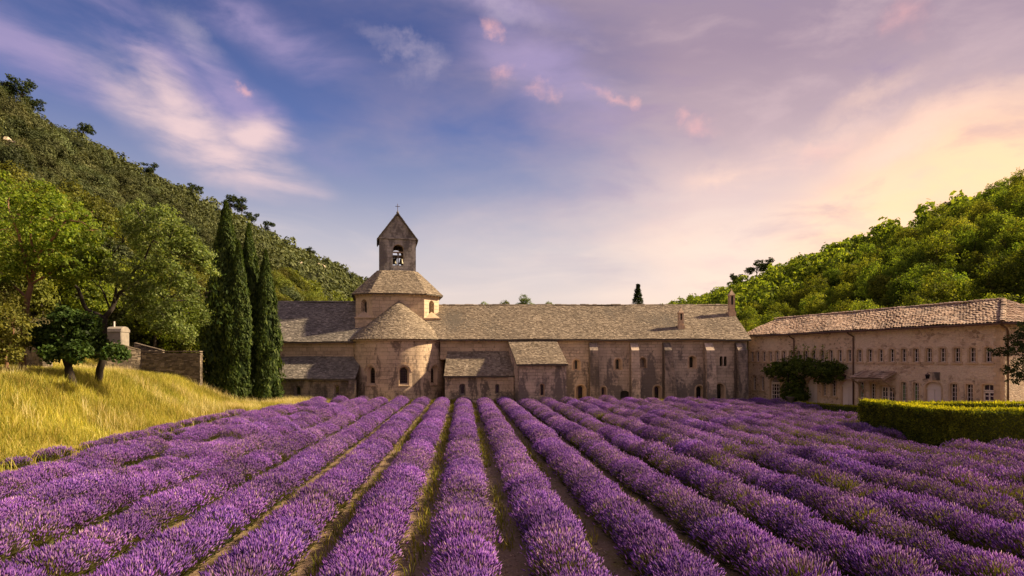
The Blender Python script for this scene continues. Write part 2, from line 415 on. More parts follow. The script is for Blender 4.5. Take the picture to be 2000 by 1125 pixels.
def fast_mesh(name, V, F, mats, fm=None, uv=None, smooth=False):
    """V (n,3), F (m,k) same-size faces"""
    V = np.ascontiguousarray(V, dtype=np.float32); F = np.ascontiguousarray(F, dtype=np.int32)
    me = bpy.data.meshes.new(name)
    k = F.shape[1]
    me.vertices.add(len(V)); me.vertices.foreach_set('co', V.ravel())
    me.loops.add(F.size); me.loops.foreach_set('vertex_index', F.ravel())
    me.polygons.add(len(F)); me.polygons.foreach_set('loop_start', np.arange(0, F.size, k, dtype=np.int32))
    for m in (mats if isinstance(mats, (list, tuple)) else [mats]):
        me.materials.append(m)
    if fm is not None: me.polygons.foreach_set('material_index', np.asarray(fm, dtype=np.int32))
    if uv is not None:
        l = me.uv_layers.new(name='UVMap'); l.data.foreach_set('uv', np.asarray(uv, dtype=np.float32).ravel())
    if smooth: me.polygons.foreach_set('use_smooth', np.ones(len(F), dtype=bool))
    me.update(calc_edges=True)
    return me

class MB:
    def __init__(s): s.v = []; s.f = []; s.uv = []; s.m = []
    def poly(s, pts, uv=None, m=0):
        i = len(s.v); s.v += [tuple(p) for p in pts]
        s.f.append(list(range(i, i + len(pts))))
        if uv is None:
            a = Vector(pts[0]); n = (Vector(pts[1]) - a).cross(Vector(pts[2]) - a)
            ax = max(range(3), key=lambda k: abs(n[k]))
            uv = [((p[1], p[2]) if ax == 0 else (p[0], p[2]) if ax == 1 else (p[0], p[1])) for p in pts]
        s.uv += list(uv); s.m.append(m)
    def hexa(s, b, t, m=0, bottom=True):
        """b, t: 4 bottom and 4 top corners, counter-clockwise from above"""
        if bottom: s.poly([b[3], b[2], b[1], b[0]], m=m)
        s.poly(t, m=m)
        for i in range(4):
            j = (i + 1) % 4
            s.poly([b[i], b[j], t[j], t[i]], m=m)
    def box(s, x0, x1, y0, y1, z0, z1, m=0):
        s.hexa([(x0, y0, z0), (x1, y0, z0), (x1, y1, z0), (x0, y1, z0)], [(x0, y0, z1), (x1, y0, z1), (x1, y1, z1), (x0, y1, z1)], m)
    def prism(s, ring, z0, z1, m=0, cap=True, z1s=None):
        n = len(ring)
        B = [(p[0], p[1], z0) for p in ring]; T = [(p[0], p[1], z1) for p in ring]
        u = 0
        for i in range(n):
            j = (i + 1) % n
            l = math.dist(ring[i], ring[j])
            s.poly([B[i], B[j], T[j], T[i]], [(u, z0), (u + l, z0), (u + l, z1), (u, z1)], m); u += l
        if cap: s.poly(T, m=m); s.poly(B[::-1], m=m)
    def tube(s, pts, rad, n=7, m=0):
        pts = [Vector(p) for p in pts]
        rings = []
        for i, p in enumerate(pts):
            d = (pts[min(i + 1, len(pts) - 1)] - pts[max(i - 1, 0)]).normalized()
            a = d.orthogonal().normalized() if i == 0 else (a - a.dot(d) * d).normalized()
            b = d.cross(a)
            r = rad[i] if isinstance(rad, (list, tuple)) else rad
            rings.append([p + r * (math.cos(2 * math.pi * k / n) * a + math.sin(2 * math.pi * k / n) * b) for k in range(n)])
        i0 = len(s.v)
        for R in rings: s.v += [tuple(q) for q in R]
        for i in range(len(rings) - 1):
            for k in range(n):
                k2 = (k + 1) % n
                s.f.append([i0 + i * n + k, i0 + i * n + k2, i0 + (i + 1) * n + k2, i0 + (i + 1) * n + k])
                s.uv += [(0, 0)] * 4; s.m.append(m)
        s.f.append([i0 + k for k in range(n)][::-1]); s.uv += [(0, 0)] * n; s.m.append(m)
        s.f.append([i0 + (len(rings) - 1) * n + k for k in range(n)]); s.uv += [(0, 0)] * n; s.m.append(m)
    def lathe(s, c, prof, n=16, m=0):
        c = Vector(c)
        i0 = len(s.v)
        for r, z in prof:
            s.v += [tuple(c + Vector((r * math.cos(2 * math.pi * k / n), r * math.sin(2 * math.pi * k / n), z))) for k in range(n)]
        for i in range(len(prof) - 1):
            for k in range(n):
                k2 = (k + 1) % n
                s.f.append([i0 + i * n + k, i0 + i * n + k2, i0 + (i + 1) * n + k2, i0 + (i + 1) * n + k])
                s.uv += [(0, 0)] * 4; s.m.append(m)
    def mesh(s, name, mats, smooth=False):
        me = bpy.data.meshes.new(name)
        me.from_pydata(s.v, [], s.f)
        for m in (mats if isinstance(mats, (list, tuple)) else [mats]): me.materials.append(m)
        l = me.uv_layers.new(name='UVMap')
        l.data.foreach_set('uv', np.asarray(s.uv, dtype=np.float32).ravel())
        me.polygons.foreach_set('material_index', np.asarray(s.m, dtype=np.int32))
        if smooth: me.polygons.foreach_set('use_smooth', np.ones(len(me.polygons), dtype=bool))
        me.update()
        return me
    def build(s, name, mats, parent=None, smooth=False):
        return link(name, s.mesh(name, mats, smooth), parent)

def ss(t): t = np.clip(t, 0, 1); return t * t * (3 - 2 * t)
def vnoise(x, y, seed=0):
    """cheap smooth value noise, vectorised"""
    def h(i, j):
        n = (i * 374761393 + j * 668265263 + seed * 974711) & 0x7fffffff
        n = ((n ^ (n >> 13)) * 1274126177) & 0x7fffffff
        return (n & 0xffff) / 65535.0
    x = np.asarray(x, float); y = np.asarray(y, float)
    i = np.floor(x).astype(np.int64); j = np.floor(y).astype(np.int64)
    fx = ss(x - i); fy = ss(y - j)
    return (h(i, j) * (1 - fx) + h(i + 1, j) * fx) * (1 - fy) + (h(i, j + 1) * (1 - fx) + h(i + 1, j + 1) * fx) * fy

# ------------------------------------------------------------------ ground
ROW_DX = -95.0 / FPX                      # the rows run slightly left of the view axis
def bank_edge(y): return -17.3 + ROW_DX * y
HILL_L0, HILL_LR, HILL_LH = 33.0, 120.0, 60.0
HILL_R0, HILL_RR, HILL_RH = 42.0, 112.0, 38.5
def H(x, y):
    x = np.asarray(x, float); y = np.asarray(y, float)
    d = bank_edge(y) - x
    z = 3.0 * ss(d / (5.4 + 2.6 * np.clip((y - 37) / 20, -.6, 1))) * (1 - 0.22 * ss((y - 38) / 20)) + 0.5 * ss((d - 5) / 10) * 1.0
    z = z + ss(d / 4.0) * 0.25 * (vnoise(x * 0.35, y * 0.35, 3) - 0.5)
    t = (-HILL_L0 - x) / (HILL_LR - HILL_L0)
    hl = HILL_LH * np.where(t < 1, np.clip(t, 0, 1) ** 1.12, 1 - 0.25 * ss((t - 1) / 1.5))
    hl = hl + np.clip(t, 0, 1) * 5.0 * (vnoise(x * 0.03, y * 0.022, 7) - 0.5) + np.clip(t * 3, 0, 1) * 2.0 * (vnoise(x * 0.11, y * 0.09, 8) - 0.5)
    t2 = (x - HILL_R0) / (HILL_RR - HILL_R0)
    hr = HILL_RH * np.where(t2 < 1, np.clip(t2, 0, 1), 1 - 0.3 * ss((t2 - 1) / 1.5))
    hr = hr + np.clip(t2, 0, 1) * 3.0 * (vnoise(x * 0.03 + 9, y * 0.02, 9) - 0.5)
    end = 49.0 * ss((y - 380) / 240.0)
    z = z + hl
    z = np.maximum(z, hr)
    return np.maximum(z, end)
def Hs(x, y): return float(H(np.array([x]), np.array([y]))[0])

def in_field(x, y):
    d = x - bank_edge(y)
    return d

xs = np.concatenate([np.array([-2500, -1500, -900, -600, -420]), np.arange(-320, -46, 5.0), np.arange(-46, 46, 0.75), np.arange(46, 320, 5.0), np.array([420, 600, 900, 1500, 2500])])
ys = np.concatenate([np.array([-900, -400, -200, -100]), np.arange(-60, 0, 5.0), np.arange(0, 76, 0.75), np.arange(76, 300, 5.0), np.arange(300, 1000, 14.0), np.array([1200, 1600, 2200, 3200])])
XX, YY = np.meshgrid(xs, ys)
ZZ = H(XX, YY)
nx, ny = len(xs), len(ys)
idx = np.arange(nx * ny).reshape(ny, nx)
F = np.stack([idx[:-1, :-1], idx[:-1, 1:], idx[1:, 1:], idx[1:, :-1]], -1).reshape(-1, 4)
m, t, b = material('ground')
g = t.new('ShaderNodeNewGeometry')
at = t.new('ShaderNodeAttribute'); at.attribute_name = 'zone'
zsep = t.new('ShaderNodeSeparateXYZ'); t.put(zsep.inputs[0], at.outputs['Vector'])
n1 = t.noise(g.outputs['Position'], 1.1, 7, 0.65)
n2 = t.noise(g.outputs['Position'], 9.0, 5, 0.7)
soil = t.mix(n2.outputs[0], (0.12, 0.078, 0.050), (0.33, 0.235, 0.155))
soil = t.mix(t.math('MULTIPLY', t.sstep(n1.outputs[0], 0.50, 0.66), 0.75), soil, (0.17, 0.145, 0.035))
vo = t.new('ShaderNodeTexVoronoi'); t.put(vo.inputs['Vector'], g.outputs['Position']); vo.inputs['Scale'].default_value = 9.0
soil = t.mix(t.math('MULTIPLY', t.sstep(vo.outputs['Distance'], 0.22, 0.10), 0.5), soil, (0.50, 0.38, 0.28))
grass = t.mix(n2.outputs[0], (0.15, 0.125, 0.025), (0.30, 0.235, 0.05))
grass = t.mix(t.sstep(n1.outputs[0], 0.45, 0.65), grass, (0.20, 0.19, 0.03))
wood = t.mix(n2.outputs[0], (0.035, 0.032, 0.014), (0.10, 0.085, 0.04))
ef = t.math('ADD', zsep.outputs[0], t.math('MULTIPLY', t.math('SUBTRACT', n1.outputs[0], 0.5), 0.7))
col = t.mix(t.sstep(ef, 0.4, 0.6), soil, grass)
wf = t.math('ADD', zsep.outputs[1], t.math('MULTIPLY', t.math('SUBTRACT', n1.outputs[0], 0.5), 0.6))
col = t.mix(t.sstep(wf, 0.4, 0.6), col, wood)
t.put(b.inputs['Base Color'], col)
b.inputs['Roughness'].default_value = 0.97
b.inputs['Specular IOR Level'].default_value = 0.1
bump(t, b, t.math('ADD', n2.outputs[0], t.math('MULTIPLY', n1.outputs[0], 2.0)), 0.9, 0.06)
me = fast_mesh('ground', np.stack([XX, YY, ZZ], -1).reshape(-1, 3), F, m, smooth=True)
zone = np.zeros((nx * ny, 3), np.float32)
d_ = (bank_edge(YY) - XX).ravel()
zone[:, 0] = np.clip(0.5 + d_ / 2.0, 0, 1)
farz = np.clip((YY.ravel() - 60.5) / 3.0, 0, 1); zone[:, 0] = np.maximum(zone[:, 0], farz)
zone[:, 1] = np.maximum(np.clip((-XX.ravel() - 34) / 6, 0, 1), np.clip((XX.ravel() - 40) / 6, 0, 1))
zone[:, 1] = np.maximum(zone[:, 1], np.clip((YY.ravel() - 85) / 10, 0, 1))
a_ = me.attributes.new('zone', 'FLOAT_VECTOR', 'POINT'); a_.data.foreach_set('vector', zone.ravel())
tag(link('ground', me), kind='structure')

# ------------------------------------------------------------------ building helpers
def arch_z(u, w, z1, rise, x):
    h = w / 2
    return z1 - rise + rise * math.sqrt(max(0.0, 1 - ((x - u) / h) ** 2))

def op(u, w, z0, z1, rise=None, wi=None, z0i=None, z1i=None, depth=0.3):
    rise = w / 2 if rise is None else rise
    wi = wi or w
    return dict(u=u, w=w, z0=z0, z1=z1, rise=rise, wi=wi, z0i=z0 if z0i is None else z0i, z1i=z1 if z1i is None else z1i, risei=rise * wi / w, depth=depth)

def outline(o, inner=False, n=10, grow=0.0):
    w, z0, z1, r = (o['wi'], o['z0i'], o['z1i'], o['risei']) if inner else (o['w'], o['z0'], o['z1'], o['rise'])
    w, z1, r = w + 2 * grow, z1 + grow, r + grow * (r > 0)
    u = o['u']
    us = [u + w / 2 - w * k / n for k in range(n + 1)] if r > 0 else [u + w / 2, u - w / 2]
    if r > 0:
        us = [u + w / 2 * math.cos(math.pi * k / n) for k in range(n + 1)]
    top = [(x, arch_z(u, w, z1, r, x)) for x in us]
    return [(u - w / 2, z0), (u + w / 2, z0)] + top

def wall(name, u0, u1, z0, top, ops, mp, mat, parent, du=3.0, uvo=(0, 0)):
    tf = top if callable(top) else (lambda u: top)
    br = set(np.linspace(u0, u1, max(2, int((u1 - u0) / du) + 1)).tolist())
    for o in ops:
        for p in outline(o): br.add(p[0])
    br = sorted(x for x in br if u0 - 1e-6 <= x <= u1 + 1e-6)
    br = [x for i, x in enumerate(br) if i == 0 or x - br[i - 1] > 1e-5]
    mb = MB()
    for a, c in zip(br, br[1:]):
        mid = (a + c) / 2
        cuts = sorted([o for o in ops if abs(mid - o['u']) < o['w'] / 2], key=lambda o: o['z0'])
        za = zc = z0
        segs = []
        for o in cuts:
            segs.append((za, zc, o['z0'], o['z0']))
            za, zc = (arch_z(o['u'], o['w'], o['z1'], o['rise'], x) for x in (a, c))
        segs.append((za, zc, tf(a), tf(c)))
        for s0, s1, s2, s3 in segs:
            if max(s2 - s0, s3 - s1) < 1e-4: continue
            q = [(a, s0), (c, s1), (c, s3), (a, s2)]
            mb.poly([mp(u, z, 0) for u, z in q], [(u + uvo[0], z + uvo[1]) for u, z in q])
    return mb.build(name, M(mat), parent)

def opening(parent, mp, o, trim='stone_trim', fill='glass', name='window', hood=0.0, bars=0, proud=0.03, band=0.0, sill=True):
    """splayed stone reveal with its pane; band = width of a flat stone surround, hood = radius of an arched moulding"""
    A, B = outline(o), outline(o, True)
    mb = MB()
    n = len(A)
    for i in range(n):
        j = (i + 1) % n
        mb.poly([mp(*A[i], -proud * (band > 0)), mp(*A[j], -proud * (band > 0)), mp(*B[j], o['depth']), mp(*B[i], o['depth'])],
                [(A[i][0], A[i][1]), (A[j][0], A[j][1]), (B[j][0], B[j][1] + .3), (B[i][0], B[i][1] + .3)])
    if band > 0:
        Cc = outline(o, grow=band)
        for i in list(range(1, n)):
            j = (i + 1) % n
            if i == n - 1: j = 0
            mb.poly([mp(*Cc[i], -proud), mp(*Cc[j], -proud), mp(*A[j], -proud), mp(*A[i], -proud)], [Cc[i], Cc[j], A[j], A[i]])
            mb.poly([mp(*Cc[i], 0.02), mp(*Cc[j], 0.02), mp(*Cc[j], -proud), mp(*Cc[i], -proud)], [Cc[i], Cc[j], Cc[j], Cc[i]])
    w = mb.build(name, M(trim), parent)
    pb = MB(); pb.poly([mp(*p, o['depth'] - 0.002) for p in B], B)
    pane = pb.build('pane', M(fill), w)
    if sill:
        s = MB(); u, hw, z = o['u'], o['w'] / 2 + band + 0.06, o['z0']
        P = lambda uu, zz, d: mp(uu, zz, d)
        s.hexa([P(u - hw, z - .13, -.09), P(u + hw, z - .13, -.09), P(u + hw, z - .13, .06), P(u - hw, z - .13, .06)],
               [P(u - hw, z - .02, -.09), P(u + hw, z - .02, -.09), P(u + hw, z + .004, .06), P(u - hw, z + .004, .06)])
        s.build('sill', M(trim), w)
    if hood:
        k, pr = 14, []
        hb = MB()
        for i in range(k):
            a0, a1 = math.pi * i / k, math.pi * (i + 1) / k - 0.02
            zc = o['z1'] - o['rise']
            r0, r1 = hood, hood + 0.17
            q = [(o['u'] + r * math.cos(a), zc + r * math.sin(a)) for r, a in ((r0, a0), (r1, a0), (r1, a1), (r0, a1))]
            hb.hexa([mp(*p, 0.03) for p in q], [mp(*p, -0.10) for p in q])
        hb.build('hood_mould', M(trim), w)
    if bars:
        bb = MB()
        zc = o['z1i'] - o['risei']
        for i in range(1, bars + 1):
            u = o['u'] - o['wi'] / 2 + o['wi'] * i / (bars + 1)
            zt = arch_z(o['u'], o['wi'], o['z1i'], o['risei'], u)
            bb.tube([mp(u, o['z0i'], o['depth'] - .03), mp(u, zt, o['depth'] - .03)], 0.012, 4)
        nz = max(2, int((o['z1i'] - o['z0i']) / 0.22))
        for i in range(1, nz):
            z = o['z0i'] + (o['z1i'] - o['z0i']) * i / nz
            hw = o['wi'] / 2
            if z > zc: hw *= math.sqrt(max(0, 1 - ((z - zc) / max(o['risei'], .01)) ** 2))
            bb.tube([mp(o['u'] - hw, z, o['depth'] - .03), mp(o['u'] + hw, z, o['depth'] - .03)], 0.012, 4)
        bb.build('glazing_bars', M('iron'), w)
    return w

def slates(name, P, slope_len, parent, mat='slate', seed=1, exposure=0.17, wr=(0.13, 0.32), lift=0.03, width=None):
    rng = random.Random(seed)
    V, F4, F3 = [], [], []
    n = max(2, int(slope_len / exposure))
    for r in range(n):
        va = r / n; vb = min(1.0, (r + 1.3) / n)
        wlen = width(va) if width else (P(va, 1) - P(va, 0)).length
        if wlen < 0.05: continue
        s = -rng.random() * 0.3 / wlen
        while s < 1:
            e = s + rng.uniform(*wr) / wlen
            s0, s1 = max(0, s), min(1, e - 0.008 / wlen)
            s = e
            if (s1 - s0) * wlen < 0.05: continue
            j = rng.uniform(-0.12, 0.12) / n
            a, bq, c, d = P(max(0, va + j) if r else va + j * .5, s0), P(max(0, va + j) if r else va + j * .5, s1), P(vb, s1), P(vb, s0)
            nn = (bq - a).cross(d - a)
            if nn.length < 1e-9: nn = (bq - a).cross(c - a)
            nn.normalize()
            if nn.z < 0: nn.negate()
            l0, l1 = lift + rng.uniform(-.008, .03), lift + rng.uniform(-.008, .03)
            i = len(V)
            V += [a + nn * l0, bq + nn * l1, c + nn * .006, d + nn * .006, a + nn * .002, bq + nn * .002]
            F4 += [(i, i + 1, i + 2, i + 3), (i + 4, i + 5, i + 1, i)]
            F3 += [(i + 4, i, i + 3), (i + 1, i + 5, i + 2)]
    me = bpy.data.meshes.new(name)
    me.from_pydata([tuple(v) for v in V], [], F4 + F3)
    me.materials.append(M(mat))
    o = link(name, me, parent)
    tag(o, kind='stuff')
    return o

def bil(A, B, C, Dq, sag=0.0, seed=0):
    A, B, C, Dq = map(Vector, (A, B, C, Dq))
    rng = random.Random(seed); ph = [rng.uniform(0, 6.28) for _ in range(4)]
    def P(v, s):
        p = (A * (1 - s) + B * s) * (1 - v) + (Dq * (1 - s) + C * s) * v
        if sag:
            L = (B - A).length * s
            p = p + Vector((0, 0, sag * (math.sin(L * .45 + ph[0]) + .6 * math.sin(L * 1.13 + ph[1]) + .5 * math.sin(v * 5 + L * .3 + ph[2]))))
        return p
    return P

def roof_plane(name, A, B, C, Dq, parent, mat='slate', seed=1, sag=0.0, thick=0.14, deck=True, **kw):
    """deck slab plus its slates"""
    P = bil(A, B, C, Dq, sag, seed)
    mb = MB(); n = 16
    for i in range(n):
        s0, s1 = i / n, (i + 1) / n
        t4 = [P(0, s0), P(0, s1), P(1, s1), P(1, s0)]
        b4 = [p - Vector((0, 0, thick)) for p in t4]
        mb.poly(t4); mb.poly(b4[::-1])
        mb.poly([b4[0], b4[1], t4[1], t4[0]]); mb.poly([t4[3], t4[2], b4[2], b4[3]])
        if i == 0: mb.poly([t4[0], t4[3], b4[3], b4[0]])
        if i == n - 1: mb.poly([b4[1], b4[2], t4[2], t4[1]])
    r = mb.build('roof', M('slate_deck'), parent)
    L = ((Vector(A) + Vector(B)) / 2 - (Vector(C) + Vector(Dq)) / 2).length
    slates('roof_slates', P, L, r, mat, seed, **kw)
    return r

def corbels(u0, u1, z, mp, parent, mat, step=0.62, h=0.16, w=0.16, out=0.2):
    mb = MB(); u = u0
    rng = random.Random(int(u0 * 10))
    while u < u1:
        if rng.random() > 0.15:
            P = lambda a, zz, d: mp(a, zz, d)
            mb.hexa([P(u, z - h, -out * .4), P(u + w, z - h, -out * .4), P(u + w, z - h, .05), P(u, z - h, .05)],
                    [P(u, z, -out), P(u + w, z, -out), P(u + w, z, .05), P(u, z, .05)])
        u += step * rng.uniform(.85, 1.15)
    return tag(mb.build('eaves_corbels', M(mat), parent), kind='stuff')

def flat(y): return lambda u, z, d: (u, y + d, z)

# ------------------------------------------------------------------ abbey church
church = thing('abbey_church', 'Romanesque stone church with round apse, domed crossing and square bell tower', 'church', (-12.0, 66.0, 0))
# apse: half round, turned about 15 degrees towards the right
AC, AR, AROT = Vector((PX(780, 66.3), 66.3, 0)), 4.72, RAD(15.5)
def apse_mp(u, z, d):
    th = u / AR + AROT
    return (AC.x + (AR - d) * math.sin(th), AC.y - (AR - d) * math.cos(th), z)
aw = []
for th in (-41, 0, 41):
    aw.append(op(RAD(th) * AR, 0.98, 1.72, 3.52, wi=0.74, z0i=1.90, z1i=3.40, depth=0.42))
apse = wall('apse_wall', RAD(-112) * AR, RAD(112) * AR, -0.5, 6.2, aw, apse_mp, 'stone_apse', church, du=0.35)
for k, o in enumerate(aw):
    opening(church, apse_mp, o, trim='stone_trim', hood=0.62, bars=3)
mb = MB()
for a in np.arange(-112, 111, 4.0):     # cornice under the eave
    q = [(a, 4.74), (a + 4.0, 4.74), (a + 4.0, 4.95), (a, 4.95)]
    f = lambda z: [(AC.x + r * math.sin(RAD(x) + AROT), AC.y - r * math.cos(RAD(x) + AROT), z) for x, r in q]
    mb.hexa(f(5.98), f(6.14))
mb.build('cornice', M('stone_trim'), church)
APEX = Vector((AC.x - .05, AC.y + .1, 10.3))
def cone(v, s):
    th = RAD(-112 + 224 * s) + AROT
    r = (AR + 0.42) * (1 - v)
    base = Vector((AC.x + (AR + .42) * math.sin(th), AC.y - (AR + .42) * math.cos(th), 6.17))
    return base * (1 - v) + APEX * v
mb = MB()
for i in range(40):
    mb.poly([cone(0, i / 40), cone(0, (i + 1) / 40), APEX])
ar = mb.build('apse_roof', M('slate_deck'), church)
slates('roof_slates', cone, 6.5, ar, 'slate', 5, exposure=0.16, wr=(0.13, 0.28), width=lambda v: (AR + .42) * (1 - v) * RAD(224))

# crossing drum and bell tower, turned 12 degrees
TROT = RAD(12.0)
TC = Vector((PX(775.5, 70.6), 70.6, 0))
def tw(x, y, z=0.0):
    return Vector((TC.x + x * math.cos(TROT) - y * math.sin(TROT), TC.y + x * math.sin(TROT) + y * math.cos(TROT), z))
def face_mp(ox, oy, ang):
    """wall frame whose centre is (ox, oy) in tower coordinates, outward direction ang (0 = front)"""
    ca, sa = math.cos(ang), math.sin(ang)
    return lambda u, z, d: tuple(tw(ox + u * ca - d * sa * 1.0 * 1, oy + u * sa + d * ca, z))
DA, DC = 4.35, 1.70
# square base with ledges
mb = MB()
mb.prism([tw(x, y)[:2] for x, y in ((-DA, -DA + .02), (DA, -DA + .02), (DA, DA), (-DA, DA))], 4.5, 8.42)
mb.build('crossing_base', M('stone_church'), church)
mb = MB()
e = DA + .08
mb.prism([tw(x, y)[:2] for x, y in ((-e, -e), (e, -e), (e, e), (-e, e))], 8.425, 8.55)
mb.build('ledge', M('stone_trim'), church)
for sx in (-1, 1):
    mb = MB()
    p = [(sx * (DA - .05), -DA + .05), (sx * (DA - .05), -DA + DC), (sx * (DA - DC), -DA + .05)]
    T = tw(sx * (DA - DC * .5), -DA + DC * .5, 9.25)
    q = [tw(x, y, 8.552) for x, y in p]
    for i in range(3): mb.poly([q[i], q[(i + 1) % 3], T])
    mb.build('corner_weathering', M('stone_trim'), church)
fl = DA - DC
dl = DC * math.sqrt(2) / 2
dz0, dz1 = 8.3, 11.02
drum_ops = {}
for ang, ox, oy, hw, win in ((0, 0, -DA, fl, 0), (math.pi / 2, DA, 0, fl, 0), (-math.pi / 2, -DA, 0, fl, 0), (math.pi, 0, DA, fl, 0),
                             (math.pi / 4, DA - DC / 2, -DA + DC / 2, dl, 1), (-math.pi / 4, -DA + DC / 2, -DA + DC / 2, dl, 1),
                             (3 * math.pi / 4, DA - DC / 2, DA - DC / 2, dl, 0), (-3 * math.pi / 4, -DA + DC / 2, DA - DC / 2, dl, 0)):
    mp = face_mp(ox, oy, ang)
    ops = [op(0, 0.82, 8.95, 10.45, wi=0.6, z1i=10.3, depth=0.45)] if win else []
    wall('drum_wall', -hw, hw, dz0, dz1, ops, mp, 'stone_apse', church, du=1.0, uvo=(ang * 7, 3))
    for o in ops:
        opening(church, mp, o, trim='stone_church', fill='opening_black', band=0.0, sill=False)
    corbels(-hw + .1, hw - .1, 10.98, mp, church, 'stone_trim', 0.5, .16, .14, .16)
def ring8(a, c, z): return [tw(x, y, z) for x, y in ((-a + c, -a), (a - c, -a), (a, -a + c), (a, a - c), (a - c, a), (-a + c, a), (-a, a - c), (-a, -a + c))]
lo, hi = ring8(DA + .42, DC + .18, 11.03), ring8(2.12, 0.55, 13.72)
lom = ring8(DA - .9, DC - .25, 12.13)
mb = MB()
for i in range(8):
    j = (i + 1) % 8
    mb.poly([lo[i], lo[j], hi[j], hi[i]])
    mb.poly([lo[j] - Vector((0, 0, .1)), lo[j], lo[i], lo[i] - Vector((0, 0, .1))])
mb.poly(lo[::-1])
dr = mb.build('drum_roof', M('slate_deck'), church)
for i in range(8):
    j = (i + 1) % 8
    P = bil(lo[i], lo[j], hi[j], hi[i], 0.012, i)
    slates('roof_slates', P, 4.1, dr, 'slate', 20 + i, exposure=0.16, wr=(0.13, 0.3))
# belfry
BA = 1.94
bell_ops = []
belfry = None
for k, (ang, ox, oy) in enumerate(((0, 0, -BA), (math.pi, 0, BA), (math.pi / 2, BA, 0), (-math.pi / 2, -BA, 0))):
    mp = face_mp(ox, oy, ang)
    o = op(0.06, 1.14, 14.30, 16.56, wi=1.10, z0i=14.30, z1i=16.54, depth=0.45)
    gable = ang in (0, math.pi)
    topf = (lambda u: 17.2 + (1 - abs(u) / BA) * 2.55) if gable else 17.2
    w = wall('belfry_wall', -BA, BA, 13.2, topf, [o], mp, 'stone_grey', church, du=BA / 2 if gable else 1.0, uvo=(ang * 3, 5))
    A, B = outline(o), outline(o, True)
    mb = MB()
    for i in range(len(A)):
        j = (i + 1) % len(A)
        mb.poly([mp(*A[i], 0), mp(*A[j], 0), mp(*B[j], .45), mp(*B[i], .45)])
    # inner face of the wall round the opening
    mb.build('arch_reveal', M('stone_church'), w)
    if gable:
        # string course below the gable
        mb = MB()
        P = lambda u, z, d: mp(u, z, d)
        mb.hexa([P(-BA - .1, 17.12, -.12), P(BA + .1, 17.12, -.12), P(BA + .1, 17.12, .05), P(-BA - .1, 17.12, .05)],
                [P(-BA - .1, 17.27, -.12), P(BA + .1, 17.27, -.12), P(BA + .1, 17.27, .05), P(-BA - .1, 17.27, .05)])
        mb.build('string_course', M('stone_grey'), w)
        mb = MB()
        c = Vector(mp(.06, 14.3, .22))
        mb.lathe(c, [(.13, 0), (.13, .08), (.075, .14), (.07, 1.15), (.11, 1.25), (.14, 1.36), (.0, 1.36)], 10)
        mb.build('colonnette', M('stone_grey'), w, True)
        mb = MB()
        mb.hexa([P(-.5, 15.66, .1), P(.62, 15.66, .1), P(.62, 15.66, .34), P(-.5, 15.66, .34)], [P(-.5, 15.8, .1), P(.62, 15.8, .1), P(.62, 15.8, .34), P(-.5, 15.8, .34)])
        mb.build('lintel', M('timber'), w)
for sx in (-1, 1):
    A = tw(sx * 2.16, -2.2, 17.05); B = tw(sx * 2.16, 2.2, 17.05); C = tw(0, 2.2, 19.95); Dq = tw(0, -2.2, 19.95)
    if sx > 0: roof_plane('belfry_roof', A, B, C, Dq, church, 'slate_grey', 60, thick=.17)
    else: roof_plane('belfry_roof', B, A, Dq, C, church, 'slate_grey', 61, thick=.17)
mb = MB()
T = tw(0, -2.0, 19.9)
mb.lathe(T, [(.16, 0), (.12, .12), (.05, .22), (.04, .3)], 8)
fin = mb.build('finial', M('stone_grey'), church)
mb = MB()
mb.tube([T + Vector((0, 0, .25)), T + Vector((0, 0, 1.0))], .03, 6)
xr = tw(1, 0) - tw(0, 0)
mb.tube([T + Vector((0, 0, .72)) - xr * .24, T + Vector((0, 0, .72)) + xr * .24], .03, 6)
mb.build('cross', M('iron'), church)
for bx, bs in ((-.34, 1.0), (.46, .86)):
    mb = MB()
    c = tw(bx, 0, 14.75)
    mb.lathe(c, [(.36 * bs, 0), (.33 * bs, .06), (.25 * bs, .2), (.2 * bs, .42), (.17 * bs, .55), (.05, .62), (.04, .8)], 16)
    mb.tube([c + Vector((0, 0, -.1)), c + Vector((0, 0, .4))], [.05, .015], 6)
    mb.build('bell', M('bronze'), church, True)
mb = MB()
mb.hexa([tw(-1.5, -.09, 15.52), tw(1.5, -.09, 15.52), tw(1.5, .09, 15.52), tw(-1.5, .09, 15.52)], [tw(-1.5, -.09, 15.7), tw(1.5, -.09, 15.7), tw(1.5, .09, 15.7), tw(-1.5, .09, 15.7)])
mb.build('bell_beam', M('timber'), church)

# transept and aisle to the left of the apse
XL = -29.5
yU, yL = 64.2, 61.3
wall('transept_wall', XL, -13.2, 3.6, 6.02, [], flat(yU), 'stone_church', church, uvo=(0, 0))
corbels(XL, -15.5, 5.98, flat(yU), church, 'stone_trim')
roof_plane('transept_roof', (XL - .3, 63.55, 6.0), (-13.4, 63.55, 6.0), (-13.4, 69.8, 10.5), (XL - .3, 69.8, 10.5), church, 'slate_grey', 31, sag=.03)
roof_plane('transept_roof', (-13.4, 76.0, 6.0), (XL - .3, 76.0, 6.0), (XL - .3, 69.8, 10.5), (-13.4, 69.8, 10.5), church, 'slate_grey', 32, sag=.03)
mb = MB(); mb.poly([(XL, 75.4, -.5), (XL, 64.2, -.5), (XL, 64.2, 6.0), (XL, 69.8, 10.3), (XL, 75.4, 6.0)]); mb.build('gable_wall', M('stone_church'), church)
lw = [op(PX(581, yL), .60, .70, 1.70, wi=.3, z0i=.85, z1i=1.55, depth=.35), op(PX(657, yL), .62, .60, 1.78, wi=.3, z0i=.8, z1i=1.6, depth=.35)]
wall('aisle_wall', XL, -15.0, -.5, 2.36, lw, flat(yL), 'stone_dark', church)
for o in lw: opening(church, flat(yL), o, trim='stone_range', sill=False)
